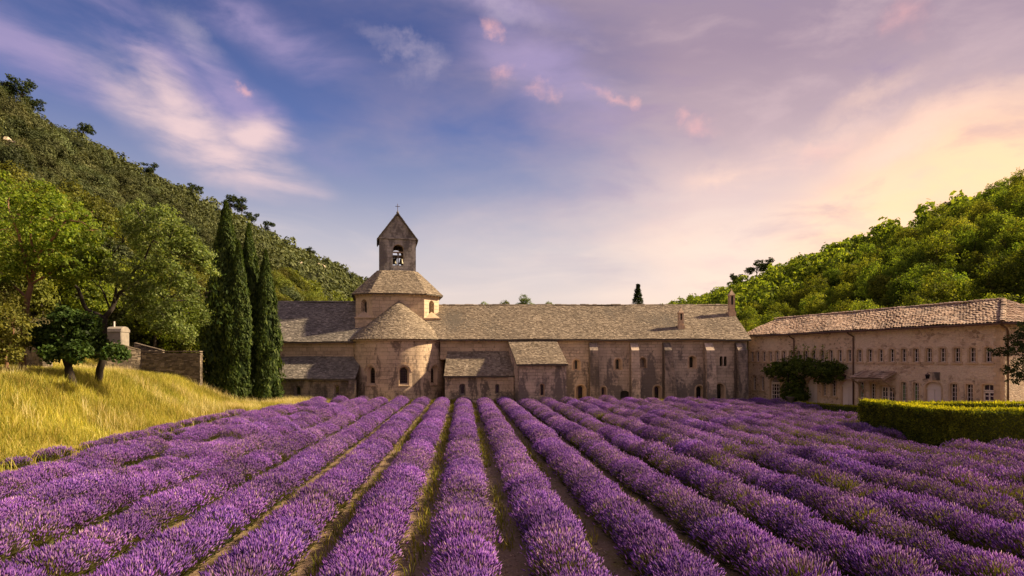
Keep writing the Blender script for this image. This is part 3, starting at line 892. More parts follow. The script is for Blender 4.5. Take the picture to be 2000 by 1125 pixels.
roof_plane('aisle_roof', (XL - .2, 60.95, 2.33), (-14.95, 60.95, 2.33), (-14.95, yU - .02, 4.48), (XL - .2, yU - .02, 4.48), church, 'slate_grey', 33, sag=.025)
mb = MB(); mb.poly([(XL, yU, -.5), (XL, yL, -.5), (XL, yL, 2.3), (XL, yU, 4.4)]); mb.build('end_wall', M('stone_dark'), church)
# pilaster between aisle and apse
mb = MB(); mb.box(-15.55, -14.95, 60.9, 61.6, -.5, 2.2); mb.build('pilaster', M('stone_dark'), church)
# aisle to the right of the apse
wall('nave_wall', -7.2, 0.2, 4.2, 6.2, [], flat(yU), 'stone_church', church, uvo=(17, 0))
corbels(-6.6, -.4, 6.16, flat(yU), church, 'stone_trim')
rw = [op(PX(903, yL), .62, .78, 1.88, wi=.3, z0i=.95, z1i=1.72, depth=.35), op(PX(971, yL), .42, .88, 1.85, wi=.18, z0i=1.0, z1i=1.72, depth=.35)]
mb = MB(); mb.poly([(-6.43, 66.5, -.5), (-6.43, yL, -.5), (-6.43, yL, 2.6), (-6.43, yU, 5.0), (-6.43, 66.5, 5.0)]); mb.build('end_wall', M('stone_church'), church)
wall('aisle_wall', -6.43, 0.7, -.5, 2.66, rw, flat(yL), 'stone_church', church, uvo=(5, 0))
for o in rw: opening(church, flat(yL), o, trim='stone_range', sill=False)
roof_plane('aisle_roof', (-6.5, 60.95, 2.64), (.45, 60.95, 2.64), (.15, yU - .02, 5.04), (-6.5, yU - .02, 5.04), church, 'slate', 34, sag=.025)
mb = MB(); mb.box(-.35, .15, 60.95, 61.5, -.5, 2.5); mb.build('pilaster', M('stone_church'), church)
# rear wall of the church, closing the volume
mb = MB(); mb.poly([(-13, 75.3, -.5), (XL, 75.3, -.5), (XL, 75.3, 6), (-13, 75.3, 6)]); mb.build('rear_wall', M('stone_church'), church)

# ------------------------------------------------------------------ monastery range (right of the church)
rng_ = thing('monastery_range', 'long weathered stone dormitory range with buttresses and two slender chimneys', 'monastery', (12.0, 66.0, 0))
XR = 23.55
fo = []
def slot(px, py0, py1, w, wi, Y=64.2, dep=.4, grow=.12):
    z1, z0 = PZ(py0, Y), PZ(py1, Y)
    return op(PX(px, Y), w, z0, z1, wi=wi, z0i=z0 + grow, z1i=z1 - grow, depth=dep)
for a in ((1126, 702, 723, .68, .24), (1207, 700, 723, .68, .26), (1255, 698, 719, .70, .46), (1352, 695, 720, .72, .30),
          (1134, 752, 781, .95, .42), (1178.5, 755, 781, .55, .2), (1284, 753, 781, .78, .36), (1366.5, 753, 781, .78, .40), (1405.5, 749, 781, .95, .46)):
    fo.append(slot(*a))
twin = [op(PX(px, 64.2), .30, PZ(715, 64.2), PZ(696, 64.2), wi=.27, depth=.3) for px in (1408.5, 1416.8)]
gate = op(PX(1220, 64.2), .85, -.3, PZ(763, 64.2), rise=.22, wi=.82, depth=.35)
wall('facade_wall', 0.2, XR, -.5, 6.22, fo + twin + [gate], flat(64.2), 'stone_range', rng_, uvo=(31, 0))
for i, o in enumerate(fo):
    opening(rng_, flat(64.2), o, trim='stone_trim', fill='stone_dark' if i == 2 else 'glass', sill=False, band=.13, proud=.015)
for o in twin: opening(rng_, flat(64.2), o, trim='stone_range', sill=False)
opening(rng_, flat(64.2), gate, trim='stone_range', fill='opening_black', name='cellar_opening', sill=False)
mb = MB(); mb.box(.2, XR - .05, 63.98, 64.25, 6.02, 6.2); mb.build('cornice', M('stone_trim'), rng_)
roof_plane('range_roof', (-9.2, 63.6, 6.22), (XR + .25, 63.6, 6.22), (XR + .25, 70.5, 10.22), (-9.2, 70.5, 10.22), rng_, 'slate', 41, sag=.035)
roof_plane('range_roof', (XR + .25, 77.4, 6.22), (-9.2, 77.4, 6.22), (-9.2, 70.5, 10.22), (XR + .25, 70.5, 10.22), rng_, 'slate', 42, sag=.03)
mb = MB(); mb.poly([(XR, 64.2, -.5), (XR, 76.8, -.5), (XR, 76.8, 6.1), (XR, 70.5, 10.05), (XR, 64.2, 6.1)]); mb.build('gable_wall', M('stone_range'), rng_)
mb = MB(); mb.poly([(XR, 76.7, -.5), (-9, 76.7, -.5), (-9, 76.7, 6.1), (XR, 76.7, 6.1)]); mb.build('rear_wall', M('stone_range'), rng_)
# ridge stones
mb = MB()
rr = random.Random(3); x = -9.0
while x < XR:
    w = rr.uniform(.35, .6); h = rr.uniform(.06, .12)
    mb.hexa([(x, 70.3, 10.18), (x + w - .02, 70.3, 10.18), (x + w - .02, 70.7, 10.18), (x, 70.7, 10.18)], [(x, 70.38, 10.2 + h), (x + w - .02, 70.38, 10.2 + h), (x + w - .02, 70.62, 10.2 + h), (x, 70.62, 10.2 + h)]); x += w
tag(mb.build('ridge_stones', M('slate'), rng_), kind='stuff')
mb = MB(); x = XL
while x < -13.4:
    w = rr.uniform(.35, .6); h = rr.uniform(.06, .12)
    mb.hexa([(x, 69.6, 10.46), (x + w - .02, 69.6, 10.46), (x + w - .02, 70.0, 10.46), (x, 70.0, 10.46)], [(x, 69.68, 10.5 + h), (x + w - .02, 69.68, 10.5 + h), (x + w - .02, 69.92, 10.5 + h), (x, 69.92, 10.5 + h)]); x += w
tag(mb.build('ridge_stones', M('slate_grey'), church), kind='stuff')
# buttresses, each with battered front and sloping head
def buttress(x0, x1, out, ztop, spread=0.0, seed=0):
    r = random.Random(seed); mb = MB()
    zs = [-.5, 1.5, 3.0, 4.3, ztop - .75]
    pr = None
    for i, z in enumerate(zs):
        k = 1 - i / (len(zs) - 1)
        y = 64.2 - out - .28 * k
        a, c = x0 - .02 * k, x1 + spread * k
        cur = [(a, y + r.uniform(-.04, .04), z), (c, y + r.uniform(-.04, .04), z), (c, 64.15, z), (a, 64.15, z)]
        if pr:
            for q in range(4):
                p = (q + 1) % 4
                mb.poly([pr[q], pr[p], cur[p], cur[q]])
        pr = cur
    t = [(x0, 63.85, ztop), (x1, 63.85, ztop), (x1, 64.15, ztop + .03), (x0, 64.15, ztop + .03)]
    for q in range(4):
        p = (q + 1) % 4
        mb.poly([pr[q], pr[p], t[p], t[q]])
    mb.poly(t)
    mb.build('buttress', M('stone_range' if seed % 2 else 'stone_dark'), rng_)
for i, (a, c, sp) in enumerate(((1152, 1168, .15), (1233, 1248, .1), (1298, 1312, .45), (1379, 1395, .2), (1441, 1459, .0))):
    buttress(PX(a, 63.2), PX(c, 63.2), 1.15, 5.85, sp, i)
# annex with lean-to roof, turned like the church
bl, brr, fr, flq = (-.36, 64.25), (4.36, 64.25), (4.99, 58.8), (.66, 58.8)
def annex_front(u, z, d): return (flq[0] + u, 58.8 + d, z)
ao = op(PX(1059, 58.8) - flq[0], .46, .80, 1.98, wi=.24, z0i=.9, z1i=1.85, depth=.35)
wall('annex_wall', 0, fr[0] - flq[0], -.5, 3.72, [ao], annex_front, 'stone_range', rng_, uvo=(60, 0))
opening(rng_, annex_front, ao, trim='stone_trim', sill=False)
for p, q in ((bl, flq), (fr, brr)):
    zs = (6.1, 3.7) if p == bl else (3.7, 6.1)
    l = math.dist(p, q)
    mb = MB()
    mb.poly([(*p, -.5), (*q, -.5), (*q, zs[1]), (*p, zs[0])], [(0, -.5), (l, -.5), (l, zs[1]), (0, zs[0])])
    mb.build('annex_side_wall', M('stone_range'), rng_)
roof_plane('annex_roof', (.42, 58.4, 3.74), (5.12, 58.4, 3.74), (4.42, 64.1, 6.16), (-.42, 64.1, 6.16), rng_, 'slate', 43, sag=.02)
# chimneys
def chimney(px, Yb, z0, zt, w, parent):
    x = PX(px, Yb)
    c = thing_part = MB()
    h = w / 2
    c.prism([(x - h * 1.35, Yb - h * 1.35), (x + h * 1.35, Yb - h * 1.35), (x + h * 1.35, Yb + h * 1.35), (x - h * 1.35, Yb + h * 1.35)], z0 - .9, z0 + .35)
    zl = z0 + (zt - z0) * .42
    c.prism([(x - h, Yb - h), (x + h, Yb - h), (x + h, Yb + h), (x - h, Yb + h)], z0 + .35, zl)
    # lantern of four posts
    for sx in (-1, 1):
        for sy in (-1, 1):
            cx, cy, q = x + sx * (h - .08), Yb + sy * (h - .08), .08
            c.prism([(cx - q, cy - q), (cx + q, cy - q), (cx + q, cy + q), (cx - q, cy + q)], zl, zt - .55)
    c.prism([(x - h - .05, Yb - h - .05), (x + h + .05, Yb - h - .05), (x + h + .05, Yb + h + .05), (x - h - .05, Yb + h + .05)], zt - .55, zt - .45)
    sh = c.build('chimney', M('stone_trim'), parent)
    k = MB()
    b4 = [(x - h - .03, Yb - h - .03, zt - .448), (x + h + .03, Yb - h - .03, zt - .448), (x + h + .03, Yb + h + .03, zt - .448), (x - h - .03, Yb + h + .03, zt - .448)]
    tp = (x, Yb, zt + .1)
    for i in range(4): k.poly([b4[i], b4[(i + 1) % 4], tp])
    k.lathe((x, Yb, zt), [(.05, 0), (.07, .12), (.03, .22), (.0, .3)], 8)
    k.build('chimney_cap', M('stone_trim'), sh)
    k = MB(); k.box(x - h + .12, x + h - .12, Yb - h + .12, Yb + h - .12, zl + .002, zt - .56); k.build('flue', M('opening_black'), sh)
chimney(1329.5, 65.7, 7.35, 9.45, .50, rng_)
chimney(1428.5, 68.4, 8.95, 11.55, .56, rng_)

# ------------------------------------------------------------------ guest wing (tiled roof, right)
E0, E1 = Vector((24.3, 66.0)), Vector((32.5, 42.6))
wd = (E1 - E0).normalized(); WL = (E1 - E0).length
WROT = math.atan2(wd.y, wd.x)
wing = thing('guest_wing', 'two storey rubble stone wing with small arched windows and clay tile roof', 'building', (E0.x, E0.y, 0), WROT, local=True)
def WU(px):
    k = (px - HX) / FPX
    return (k * E0.y - E0.x) / (wd.x - k * wd.y)
def WY(px): return E0.y + WU(px) * wd.y
def WZ(px, py): return EYE + (HY - py) * WY(px) / FPX
def wmp(u, z, d): return (u, d, z)
UPX = [1469, 1480, 1492, 1504.5, 1517.5, 1531, 1545, 1559.5, 1574, 1589.5, 1606, 1623, 1640.5, 1659, 1678.5, 1699, 1720, 1742, 1765, 1789, 1814, 1841, 1869, 1899, 1930]
WEAVE = 6.62
up_ops = [op(WU(p), .46, 3.98, 5.02, rise=.09, depth=.24) for p in UPX]
gw = {}
low = []       # (op, type)
for px, w, y0, y1, ty, rise in ((1473.5, .46, 734, 762, 'win', .1), (1489, .46, 735, 763, 'win', .1), (1514, 1.35, 735, 789, 'fan', .62), (1586, 1.25, 740, 790, 'plain', .4),
                                (1610, .42, 743, 773, 'win', .1), (1628.5, .50, 742, 774, 'win', .14), (1655, 1.32, 742, 794, 'plain', .4), (1683, .46, 746, 777, 'green', .0),
                                (1705, .50, 749, 780, 'win', .0), (1733, 1.25, 755, 796, 'double', .0), (1765, .46, 746, 784, 'green', .06), (1789, .46, 747, 786, 'green', .06),
                                (1822.5, 1.25, 746, 806, 'plain', .38), (1862.5, .50, 749, 792, 'win', .06), (1893, .50, 750, 793, 'win', .06), (1929.5, .80, 750, 800, 'fan2', .1)):
    Z1, Z0 = WZ(px, y0), max(0.02, WZ(px, y1))
    low.append((op(WU(px), w, Z0, Z1, rise=rise, depth=.22), ty))
wall('front_wall', 0, WL, -.5, WEAVE, up_ops + [o for o, _ in low], wmp, 'stone_rubble', wing)
def emp(u, z, d): return (WL - d, u, z)
wall('end_wall', 0, 8.4, -.5, WEAVE, [], emp, 'stone_rubble', wing, uvo=(40, 3))
mb = MB(); mb.poly([(0, 8.4, -.5), (WL, 8.4, -.5), (WL, 8.4, WEAVE), (0, 8.4, WEAVE)]); mb.poly([(0, 0, -.5), (0, 8.4, -.5), (0, 8.4, WEAVE), (0, 0, WEAVE)]); mb.build('rear_wall', M('stone_rubble'), wing)
# quoins on the near corner: dressed blocks
for i in range(22):
    mb = MB(); z = .02 + i * .3; a = .42 if i % 2 else .26
    c2 = .26 if i % 2 else .42
    mb.prism([(WL - a, -.025), (WL + .025, -.025), (WL + .025, c2), (WL - a, c2)], z, z + .28)
    mb.build('quoin', M('stone_trim'), wing)

def frame_mesh(u, w, z0, z1, rise, d, cols, rows, bar=.035, edge=.055):
    mb = MB()
    zt = z1
    mb.box(u - w / 2, u - w / 2 + edge, d - .05, d, z0, z1 - rise * .6); mb.box(u + w / 2 - edge, u + w / 2, d - .05, d, z0, z1 - rise * .6)
    mb.box(u - w / 2 + edge, u + w / 2 - edge, d - .05, d, z0, z0 + edge * 1.3)
    k = 8 if rise else 1
    for i in range(k):
        a, c = u - w / 2 + w * i / k, u - w / 2 + w * (i + 1) / k
        za, zc = arch_z(u, w, z1, rise, a), arch_z(u, w, z1, rise, c)
        mb.hexa([(a, d - .05, za - edge), (c, d - .05, zc - edge), (c, d, zc - edge), (a, d, za - edge)], [(a, d - .05, za), (c, d - .05, zc), (c, d, zc), (a, d, za)])
    for i in range(1, cols):
        x = u - w / 2 + w * i / cols; bw = bar * (1.0 if cols != 2 else 1.3)
        mb.box(x - bw / 2, x + bw / 2, d - .045, d - .005, z0 + edge, z1 - edge * .5)
    for i in range(1, rows):
        z = z0 + (z1 - z0) * i / rows
        mb.box(u - w / 2 + edge, u + w / 2 - edge, d - .04, d - .01, z - bar / 2, z + bar / 2)
    return mb

for o in up_ops:
    w = opening(wing, wmp, o, trim='stone_trim', band=.13, proud=.02)
    frame_mesh(o['u'], o['w'] - .01, o['z0'], o['z1'], o['rise'], .215, 2, 3, .03, .045).build('frame', M('white_paint'), w)
for o, ty in low:
    u, z0, z1 = o['u'], o['z0'], o['z1']
    if ty in ('win', 'green'):
        w = opening(wing, wmp, o, trim='stone_trim', band=.13, proud=.02)
        frame_mesh(u, o['w'] - .01, z0, z1, o['rise'], .20, 2, 5, .03, .045).build('frame', M('white_paint'), w)
        if ty == 'green':
            mb = MB(); mb.box(u - .20, u + .02, .16, .19, z0 + .04, z1 - .22); mb.build('shutter', M('green_paint'), w)
    elif ty == 'plain':
        w = opening(wing, wmp, o, trim='stone_trim', fill='white_paint', band=.12, proud=.02, name='white_door', sill=False)
        mb = MB()
        h = z1 - o['rise'] - .12
        mb.box(u - o['w'] / 2, u + o['w'] / 2, .13, .2, h - .06, h + .05)
        mb.build('transom', M('white_paint'), w)
        mb = MB()
        for s in (-1, 1):
            mb.box(u + s * .02 if s > 0 else u - o['w'] / 2 + .04, u + o['w'] / 2 - .04 if s > 0 else u - .02, .17, .205, z0, h - .07)
        mb.build('door_leaf', M('white_paint'), w)
    elif ty in ('fan', 'fan2'):
        w = opening(wing, wmp, o, trim='stone_trim', band=.12, proud=.02, name='glazed_door', sill=False)
        zs = z1 - o['rise'] - (.05 if ty == 'fan' else .42)
        frame_mesh(u, o['w'] - .01, z0, zs, 0, .2, 4 if ty == 'fan' else 2, 5 if ty == 'fan' else 4, .06, .1).build('door_leaf', M('white_paint'), w)
        mb = frame_mesh(u, o['w'] - .01, zs + .02, z1, o['rise'], .2, 2 if ty == 'fan2' else 9, 1, .03, .07)
        mb.build('fanlight', M('white_paint'), w)
    elif ty == 'double':
        w = opening(wing, wmp, o, trim='stone_trim', band=.1, proud=.02, name='glazed_door', sill=False)
        for s in (-1, 1):
            frame_mesh(u + s * o['w'] / 4, o['w'] / 2 - .02, z0, z1, 0, .2, 2, 4, .05, .09).build('door_leaf', M('white_paint'), w)
# lantern niches above two doors
for px in (1655, 1818):
    u = WU(px); z = WZ(px, 741) + .05
    mb = MB(); mb.tube([(u, 0, z + .42), (u, -.28, z + .50), (u, -.34, z + .38)], .015, 5)
    lb = mb.build('wall_lantern', M('iron'), wing)
    mb = MB()
    mb.hexa([(u - .07, -.41, z), (u + .07, -.41, z), (u + .07, -.27, z), (u - .07, -.27, z)], [(u - .11, -.45, z + .28), (u + .11, -.45, z + .28), (u + .11, -.23, z + .28), (u - .11, -.23, z + .28)])
    mb.build('lantern_glass', M('glass'), lb)
    mb = MB()
    b4 = [(u - .14, -.48, z + .285), (u + .14, -.48, z + .285), (u + .14, -.2, z + .285), (u - .14, -.2, z + .285)]
    for i in range(4): mb.poly([b4[i], b4[(i + 1) % 4], (u, -.34, z + .42)])
    mb.build('lantern_cap', M('iron'), lb)
# niche stone above the near white door
u = WU(1829); mb = MB(); mb.box(u - .28, u + .28, -.05, .05, WZ(1829, 743) + .02, WZ(1829, 727)); mb.build('stone_plaque', M('stone_dark'), wing)

# tile roof
RW, RZ = 4.15, 8.48
slope = Vector((0, RW + .42, RZ - WEAVE)); SLEN = slope.length; sdn = slope.normalized()
def tiles(name, cols, P, parent, seed, mat='roman_tile', wid=.22, exp=.36):
    """cols: list of (column id, vmin, vmax); P(col, dist) -> (point, across, up-slope, normal)"""
    r = random.Random(seed); V, Fq = [], []
    for cid, d0, d1 in cols:
        dd = d0 - r.uniform(0, .06)
        while dd < d1 - .08:
            p, ac, upv, nn = P(cid, dd)
            L = min(exp * 1.18, d1 - dd + .02)
            w0, w1 = wid * r.uniform(.52, .60), wid * r.uniform(.42, .50)
            h0 = r.uniform(.075, .11); off = ac * r.uniform(-.012, .012); lf = r.uniform(.0, .02)
            tw_ = r.uniform(-.02, .02)
            i = len(V)
            for (w, base, lift) in ((w0, p + off, .035 + lf), (w1, p + off + upv * L + ac * tw_, .0)):
                for k in range(5):
                    a = math.pi * k / 4
                    V.append(base - ac * w * math.cos(a) + nn * (h0 * math.sin(a) + lift))
            for k in range(4): Fq.append((i + k, i + k + 1, i + 5 + k + 1, i + 5 + k))
            dd += exp * r.uniform(.93, 1.07)
    me = bpy.data.meshes.new(name); me.from_pydata([tuple(v) for v in V], [], Fq); me.materials.append(M(mat))
    return tag(link(name, me, parent), kind='stuff')
nrm = Vector((1, 0, 0)).cross(sdn).normalized()
ue0, ue1, ur0, ur1 = -.5, WL + .42, -.75, WL - 2.5
Y0, Z0e = -.42, WEAVE - .02
mb = MB()
A, B, C, Dq = (ue0, Y0, Z0e), (ue1, Y0, Z0e), (ur1, RW, RZ), (ur0, RW, RZ)
mb.poly([A, B, C, Dq])
R1, R2 = (ue1, 8.82, Z0e), (ue0, 8.82, Z0e)
mb.poly([B, R1, C]); mb.poly([R1, R2, Dq, C]); mb.poly([R2, A, Dq]); mb.poly([A, R2, R1, B])
roof = mb.build('roof', M('slate_deck'), wing)
cols = []
u = ue0 + .1
while u < ue1:
    vmax = SLEN if u <= ur1 else SLEN * (ue1 - u) / (ue1 - ur1)
    cols.append((u, 0, vmax)); u += .235
wob = lambda u, d: .03 * math.sin(u * .7 + d) + .02 * math.sin(u * 1.9 + 1.3 * d)
tiles('roof_tiles', cols, lambda c, d: (Vector((c, Y0, Z0e)) + sdn * d + nrm * wob(c, d), Vector((1, 0, 0)), sdn, nrm), roof, 1)
# hip end
hs = Vector((ur1 - ue1, 0, RZ - Z0e)); HL = hs.length; hd = hs.normalized(); hn_ = Vector((0, 1, 0)).cross(hd).normalized()
if hn_.z < 0: hn_.negate()
cols = []; y = Y0 + .1
while y < 8.8:
    k = (y - Y0) / (RW - Y0) if y < RW else (8.82 - y) / (8.82 - RW)
    cols.append((y, 0, HL * min(1, k))); y += .235
tiles('roof_tiles', cols, lambda c, d: (Vector((ue1, c, Z0e)) + hd * d, Vector((0, 1, 0)), hd, hn_), roof, 2)
# rear slope
sdr = Vector((0, -(8.82 - RW), RZ - Z0e)).normalized(); nr_ = Vector((0, .4, .9)).normalized()
cols = [(u_, 0, v_) for u_, _, v_ in [(c[0], 0, c[2]) for c in [(ue0 + .1 + i * .235, 0, (5.0 if ue0 + .1 + i * .235 < ur1 else 5.0 * (ue1 - (ue0 + .1 + i * .235)) / (ue1 - ur1))) for i in range(int((ue1 - ue0) / .235))]]]
tiles('roof_tiles', cols, lambda c, d: (Vector((c, 8.82, Z0e)) + sdr * d, Vector((1, 0, 0)), sdr, nr_), roof, 3)
# ridge and hip capping tiles
def capping(p, q, seed):
    p, q = Vector(p), Vector(q); d = (q - p); L = d.length; d.normalize(); ac = d.cross(Vector((0, 0, 1))).normalized(); nn = ac.cross(d).normalized()
    if nn.z < 0: nn.negate()
    return tiles('ridge_tiles', [(0, 0, L)], lambda c, x: (p + d * x + nn * .05, ac, d, nn), roof, seed, wid=.34, exp=.4)
capping((ur0, RW, RZ), (ur1, RW, RZ), 4); capping(B, C, 5)
mb = MB(); mb.tube([(ue0 + .1, Y0 - .07, Z0e - .06), (ue1 - .05, Y0 - .07, Z0e - .06)], .075, 8); mb.tube([(ue1 + .05, Y0, Z0e - .06), (ue1 + .05, 8.7, Z0e - .06)], .075, 8)
mb.build('gutter', M('iron'), wing, True)
for px in (1462, 1552, 1668):
    u = WU(px); mb = MB()
    mb.tube([(u - .25, Y0 - .07, Z0e - .1), (u - .25, Y0 + .05, Z0e - .25), (u, -.09, Z0e - .5), (u, -.09, Z0e - .7), (u, -.09, .0)], .06, 8)
    mb.build('downpipe', M('iron'), wing, True)
mb = MB(); mb.tube([(WL + .3, Y0 - .02, Z0e - .1), (WL + .2, .3, Z0e - .35), (WL + .09, .62, Z0e - .55), (WL + .09, .62, 0)], .06, 8); mb.build('downpipe', M('iron'), wing, True)
# rafter tails under the eave
u = .3
while u < WL:
    mb = MB(); mb.hexa([(u, Y0 + .04, Z0e - .12), (u + .09, Y0 + .04, Z0e - .12), (u + .09, .02, Z0e - .06), (u, .02, Z0e - .06)], [(u, Y0 + .04, Z0e - .02), (u + .09, Y0 + .04, Z0e - .02), (u + .09, .02, Z0e + .06), (u, .02, Z0e + .06)])
    mb.build('rafter_tail', M('timber'), wing); u += 1.15
# porch canopy on curved braces
u0, u1 = WU(1684), WU(1752)
zc = WZ(1720, 726)
mb = MB()
mb.hexa([(u0, -1.35, zc - .62), (u1, -1.35, zc - .62), (u1, .0, zc - .06), (u0, .0, zc - .06)], [(u0, -1.35, zc - .56), (u1, -1.35, zc - .56), (u1, .0, zc), (u0, .0, zc)])
cp = mb.build('porch_canopy', M('timber'), wing)
cs = Vector((0, 1.35, .56)).normalized(); cn = Vector((0, -.56, 1.35)).normalized()
tiles('canopy_tiles', [(u0 + .1 + i * .22, 0, 1.46) for i in range(int((u1 - u0) / .22))], lambda c, d: (Vector((c, -1.38, zc - .55)) + cs * d, Vector((1, 0, 0)), cs, cn), cp, 9)
for uu in (u0 + .15, u1 - .15):
    mb = MB()
    mb.tube([(uu, -.02, zc - 1.75), (uu, -.3, zc - 1.3), (uu, -.7, zc - .92), (uu, -1.28, zc - .66)], .07, 6); mb.tube([(uu, 0, zc - .5), (uu, -1.3, zc - .64)], .055, 6)
    mb.build('brace', M('timber'), cp)

# ------------------------------------------------------------------ foliage helpers
def leaf_quads(C, N, L, Wd, rng, droop=0.0):
    """diamond leaves: centres C, facing N, length L, width Wd"""
    n = len(C)
    a = rng.normal(size=(n, 3)); a[:, 2] -= droop
    a -= (a * N).sum(1, keepdims=True) * N
    a /= np.linalg.norm(a, axis=1, keepdims=True) + 1e-9
    b = np.cross(N, a)
    L = np.broadcast_to(L, (n,))[:, None]; Wd = np.broadcast_to(Wd, (n,))[:, None]
    Q = np.stack([C - a * L / 2, C + b * Wd / 2 - a * L * .05, C + a * L / 2, C - b * Wd / 2 - a * L * .05], 1)
    return Q.reshape(-1, 3), np.arange(n * 4).reshape(n, 4)

def unit(v): return v / (np.linalg.norm(v, axis=1, keepdims=True) + 1e-9)

def crown(blobs, clumps, per, size, spread, rng, shell=.55, hole=.3, flat_=.75, up=.35, nr=.65, nd=.5):
    """leaf clumps spread through the outer volume of several overlapping blobs (c, r)"""
    Cs = np.array([bb[0] for bb in blobs], float)
    Rs = np.array([(bb[1] if isinstance(bb[1], (tuple, list)) else (bb[1], bb[1], bb[1] * flat_)) for bb in blobs], float)
    area = (Rs.prod(1)) ** (2 / 3)
    pick = rng.choice(len(blobs), clumps, p=area / area.sum())
    d = unit(rng.normal(size=(clumps, 3)))
    rad = shell + (1 - shell) * rng.random(clumps) ** .6
    rad *= 1 + .22 * (rng.random(clumps) - .4)
    P = Cs[pick] + d * Rs[pick] * rad[:, None]
    # drop clumps deep inside other blobs and some at random so that light comes through
    inside = np.zeros(clumps, bool)
    for i in range(len(blobs)):
        q = ((P - Cs[i]) / Rs[i]); inside |= ((q ** 2).sum(1) < (shell * .8) ** 2) & (pick != i)
    keep = ~inside & (vnoise(P[:, 0] * .9 / max(spread, .1) * .35 + 50, (P[:, 2] + P[:, 1] * .7) * .9 / max(spread, .1) * .35 + 50, 5) > hole)
    P, d = P[keep], d[keep]
    n = len(P)
    off = rng.normal(size=(n, per, 3)) * spread * np.array([.5, .5, .38])
    C = (P[:, None] + off).reshape(-1, 3)
    N = unit(np.repeat(d, per, 0) * nd + rng.normal(size=(n * per, 3)) * nr + np.array([0, 0, up]))
    s = size * (0.65 + .7 * rng.random(n * per))
    return leaf_quads(C, N, s, s * .62, rng)

def limb(mb, pts, r0, r1, n=7, wob=.0, rng=None):
    pts = [Vector(p) for p in pts]
    out = []
    for i in range(len(pts) - 1):
        for k in range(3):
            out.append(pts[i].lerp(pts[i + 1], k / 3))
    out.append(pts[-1])
    if rng is not None and wob:
        out = [p + Vector(rng.normal(size=3) * wob * (0 < i < len(out) - 1)) for i, p in enumerate(out)]
    rad = [r0 + (r1 - r0) * i / (len(out) - 1) for i in range(len(out))]
    mb.tube(out, rad, n)
    return out

def photo_tree(name, label, Y, base, trunk, limbs, blobs, leaf, bark, clumps, per, size, spread, seed, r0, group=None, hole=.3, cat='tree', flat_=.85):
    """tree whose limbs and leaf masses are given in photo pixels at its own distance Y"""
    rng = np.random.default_rng(seed)
    b = W(*base, Y); b.z = Hs(b.x, Y) - .1
    t = thing(name, label, cat, tuple(b), group=group)
    mb = MB()
    dy = lambda: Y + rng.uniform(-.8, .8)
    tp = [b] + [W(x, y, Y) for x, y in trunk]
    limb(mb, tp, r0, r0 * .62, 9, .02, rng)
    ends = [tp[-1]]
    for lb, r in limbs:
        pts = []
        off = 0
        for i, (x, y) in enumerate(lb):
            if i: off += rng.uniform(-.45, .45)
            pts.append(W(x, y, Y + off))
        o = limb(mb, pts, r, r * .35, 7, .03, rng)
        ends += o[3:]
    BL = []
    for (x, y, r) in blobs:
        c = W(x, y, Y + rng.uniform(-1.6, 1.6)); rr = r * Y / FPX
        BL.append((tuple(c), (rr, rr * rng.uniform(.8, 1.1), rr * flat_)))
        # a twig from the nearest limb into the leaf mass, with side twigs
        s = min(ends, key=lambda e: (e - c).length)
        mid = s.lerp(c, .5) + Vector(rng.normal(size=3) * .12)
        limb(mb, [s, mid, c], r0 * .2, .02, 5, .02, rng)
        for k in range(4):
            dv = Vector(rng.normal(size=3)).normalized(); dv.z = abs(dv.z) * .7
            limb(mb, [mid.lerp(c, rng.uniform(0, 1)), c + dv * rr * .8], .028, .008, 4)
    mb.build('trunk', M(bark), t, True)
    V, Fq = crown(BL, clumps, per, size, spread, rng, hole=hole)
    link('crown', fast_mesh('crown', V, Fq, M(leaf)), t)
    return t

# --- the trees on the grassy bank
photo_tree('oak_tree', 'tall leafy tree with slender reddish trunk forking above the sunlit stone wall', 36, (47, 730), [(41, 685), (47, 630), (58, 572), (60, 548)],
           [([(60, 550), (48, 505), (36, 455), (20, 420)], .13), ([(60, 550), (76, 500), (105, 462), (130, 430)], .12), ([(62, 545), (64, 490), (58, 440)], .11), ([(60, 556), (95, 535), (140, 510)], .07), ([(55, 590), (10, 540), (-40, 500)], .08)],
           [(35, 425, 62), (95, 425, 58), (150, 455, 50), (185, 490, 36), (50, 505, 40), (-50, 440, 90), (135, 525, 42), (75, 385, 36), (5, 372, 42), (165, 425, 34), (105, 500, 36), (-20, 520, 50), (190, 455, 24)],
           'leaf_hero', 'bark_red', 2300, 13, .18, .27, 11, .20, hole=.47)
photo_tree('poplar_tree', 'broad spreading grey-green tree with dark ivy trunk and low forking limbs', 38, (188, 746), [(200, 705), (203, 650), (206, 618)],
           [([(204, 622), (170, 607), (152, 565), (128, 548), (88, 538)], .14), ([(206, 620), (224, 590), (236, 570), (265, 552), (310, 520)], .15), ([(222, 592), (230, 545), (214, 500)], .09), ([(236, 572), (262, 585), (320, 590)], .06), ([(215, 604), (196, 560), (178, 545)], .06), ([(240, 560), (285, 500), (305, 455)], .08)],
           [(300, 475, 60), (245, 455, 46), (352, 510, 52), (330, 575, 50), (385, 545, 36), (275, 540, 40), (372, 612, 38), (315, 432, 36), (205, 480, 34), (322, 622, 34), (396, 492, 26), (255, 600, 26), (405, 580, 24), (268, 415, 24), (220, 530, 30), (340, 460, 34), (360, 650, 22), (160, 520, 28)],
           'leaf_grey', 'bark', 2900, 13, .165, .27, 12, .22, hole=.47)
